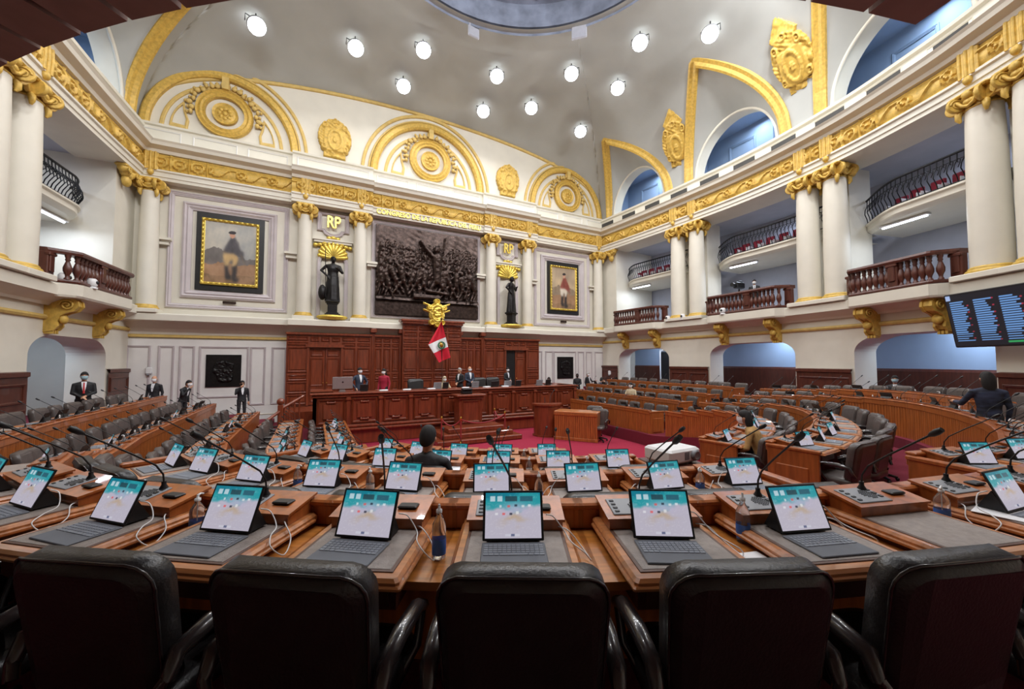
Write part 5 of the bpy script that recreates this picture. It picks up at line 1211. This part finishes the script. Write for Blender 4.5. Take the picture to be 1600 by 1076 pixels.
for y, sg, l in CAMS:
    e = empty('security_camera', label='white surveillance camera on the gallery ledge, '+l, cat='camera', group='cameras on the gallery ledge'); e.matrix_world = wM(sy(y), .82 if l.startswith('under') else .5, 5.36, sg)
    q = MB(); q.lathe([(.13, 0), (.14, .04), (.1, .06), (.06, .1)], 12); q.build('base', 'white_plastic', e); q = MB(); q.lathe([(.11, .08), (.13, .12), (.13, .26), (.09, .32)], 14); q.build('housing', 'white_plastic', e); q = MB(); q.ball((0, -.12, .2), (.06, .05, .06), 8, 6); q.build('lens', 'black', e)
for (M, l) in ((T(-11.9, YB-.07, 2.6), 'left'), (wM(sy(20.7), .03, 2.2, 1), 'right')):
    e = empty('sanitizer_dispenser', label='white soap dispenser on the %s side of the back corner' % l, cat='dispenser'); e.matrix_world = M
    q = MB(); q.bev((0, -.06, .05), (.22, .12, .3), .04); q.build('casing', 'white_plastic', e); q = MB(); q.bev((0, -.1, -.12), (.14, .08, .06), .02); q.build('nozzle', 'grey_plastic', e)
# broadcast camera on the right balcony
e = empty('broadcast_camera', label='black broadcast camera on a tripod on the right balcony', cat='camera'); e.matrix_world = wM(sy(11.95), -.4, 5.3, 1)
q = MB(); q.bev((0, 0, 1.6), (.25, .6, .3), .03); q.lathe([(.09, 0), (.1, .25)], 12, M=T(0, -.3, 1.6) @ Rx(pi/2)); q.bev((.0, .1, 1.8), (.12, .3, .08), .02); q.build('body', 'black', e)
for k in range(3): q = MB(); a = 2*pi*k/3; q.tube([(0, 0, 1.42), (.4*cos(a), .4*sin(a), .1)], .025, 6); q.build('tripod_leg', 'black', e)
# ------------------------------------------------------------------ loose things on the near desks
def dpt(row, p, x, y, z=.7735): return seatM(row, p) @ Vector((x, y, z))
LOOSE = [('clear', 'B', 29.2, 0, .0, .7, 'clear water bottle with blue label between two nearest desks, left of middle'), ('clear', 'B', 21.4, 0.05, .1, .7, 'clear bottle with blue liquid between nearest desks, right of middle'), ('pump', 'B', 14.2, 0, .12, .7, 'sanitizer pump bottle beside the nearest desk without a tablet'), ('pump', 'B', 36.5, .02, .12, .7, 'sanitizer pump bottle between the nearest desks at left'), ('clear', 'C', 26.2, 0, -.02, .7, 'clear bottle with blue label in the second row gap, middle'), ('white', 'C', 34.6, .02, .15, .7, 'white pump bottle in the second row, left of middle'), ('pump', 'C', 38.5, 0, .15, .7, 'pump bottle with blue liquid in the second row at left'), ('pump', 'C', 18.0, 0, .12, .7, 'pump bottle with blue liquid in the second row at right'), ('white', 'D', 26.0, 0, .1, .7, 'white pump bottle in the third row, middle'), ('white', 'D', 21.0, 0, .1, .7, 'white pump bottle in the third row, right'), ('white', 'E', 25.9, 0, .1, .7, 'white pump bottle in the fourth row')]
for k, r_, p_, x, y, z, l in LOOSE: make_bottle(k, dpt(r_, p_, x, y, z), l, None, random.uniform(0, 6))
def cable(row, p, pts, label):
    M = seatM(row, p); P = catmull([np.array(q_) for q_ in pts], 8); q = MB(); q.tube([tuple(M @ Vector(tuple(v))) for v in P], .003, 6); o = q.build('charging_cable', 'white_plastic'); tag(o, label, 'cable', 'white charging cables')
for row, ps, phrase in (('B', BL[0][1], 'nearest'), ('C', BL[1][1], 'second')):
    for i, p_ in enumerate(ps):
        if (row, i) in NOTAB or i in (0,): continue
        s = 1 if i < len(ps)*.62 else -1
        a = random.uniform(.9, 1.1)
        cable(row, p_, [(s*.142, .04, .88), (s*.18, .06, .86), (s*.23, .04, .80), (s*.25, -.02, .782), (s*.30, -.08*a, .76), (s*.335, -.04, .71), (s*.3, .05, .74), (s*.25, .08, .79), (s*.2, .13, .79)], 'white cable looping from the tablet, %s from left in the %s row' % (ORD[i], phrase))
for (row, p_, x, y, w, h, rz, l) in (('B', 12.3, -.05, -.1, .3, .42, .3, 'white sheet under the rightmost nearest tablet'), ('B', 21.6, .0, -.18, .15, .3, .1, 'white sheet tucked between two nearest desks'), ('C', 28.3, .2, .0, .08, .06, .2, 'small tan card on a second row desk'), ('D', 33.5, 0.1, .0, .3, .21, .2, 'white paper on the third row desk in front of the seated person')):
    q = MB(); q.bev((0, 0, .002), (w, h, .004), .001); o = q.build('paper_sheet', 'paper' if 'tan' not in l else 'tan_coat', None, T(*dpt(row, p_, x, y, .775 if 'tucked' not in l else .71)) @ Rz(seatM(row, p_).to_euler().z+rz)); tag(o, l, 'paper')

# doors and small fittings seen in the arcade and galleries
for i, (y, sg) in enumerate(((18.3, 1), (16.6, -1))):
    d = struct(empty('door_%d' % (i+3))); d.matrix_world = wM(sy(y), -3.12, 1.0, sg)
    q = MB(); q.bev((0, 0, 1.35), (1.3, .1, 2.7), .02); q.build('door_leaf', 'black', d); q = MB(); frame(q, 1.5, 2.85, .1, .08, c=(0, 0, 1.42)); q.build('door_frame', 'white_plastic', d); q = MB(); q.ball((.5, -.1, 1.05), .05, 8, 6); q.build('handle', 'chrome', d)
for i, (y, z, w, l) in enumerate(((10.6, 7.2, .6, 'middle'), (9.6, 7.3, .5, 'middle'), (17.2, 10.2, .5, 'far'))):
    e = empty('wall_monitor', label='small black monitor on the gallery wall, %s bay, %s' % (l, ('left one', 'right one', 'above the railing')[i]), cat='monitor'); e.matrix_world = wM(sy(y), -3.7, z, 1)
    q = MB(); q.bev((0, -.06, 0), (w, .1, w*.75), .02); q.build('casing', 'black', e); q = MB(); q.bev((0, -.115, 0), (w*.85, .02, w*.58), .005); q.build('screen', 'grey_plastic', e)
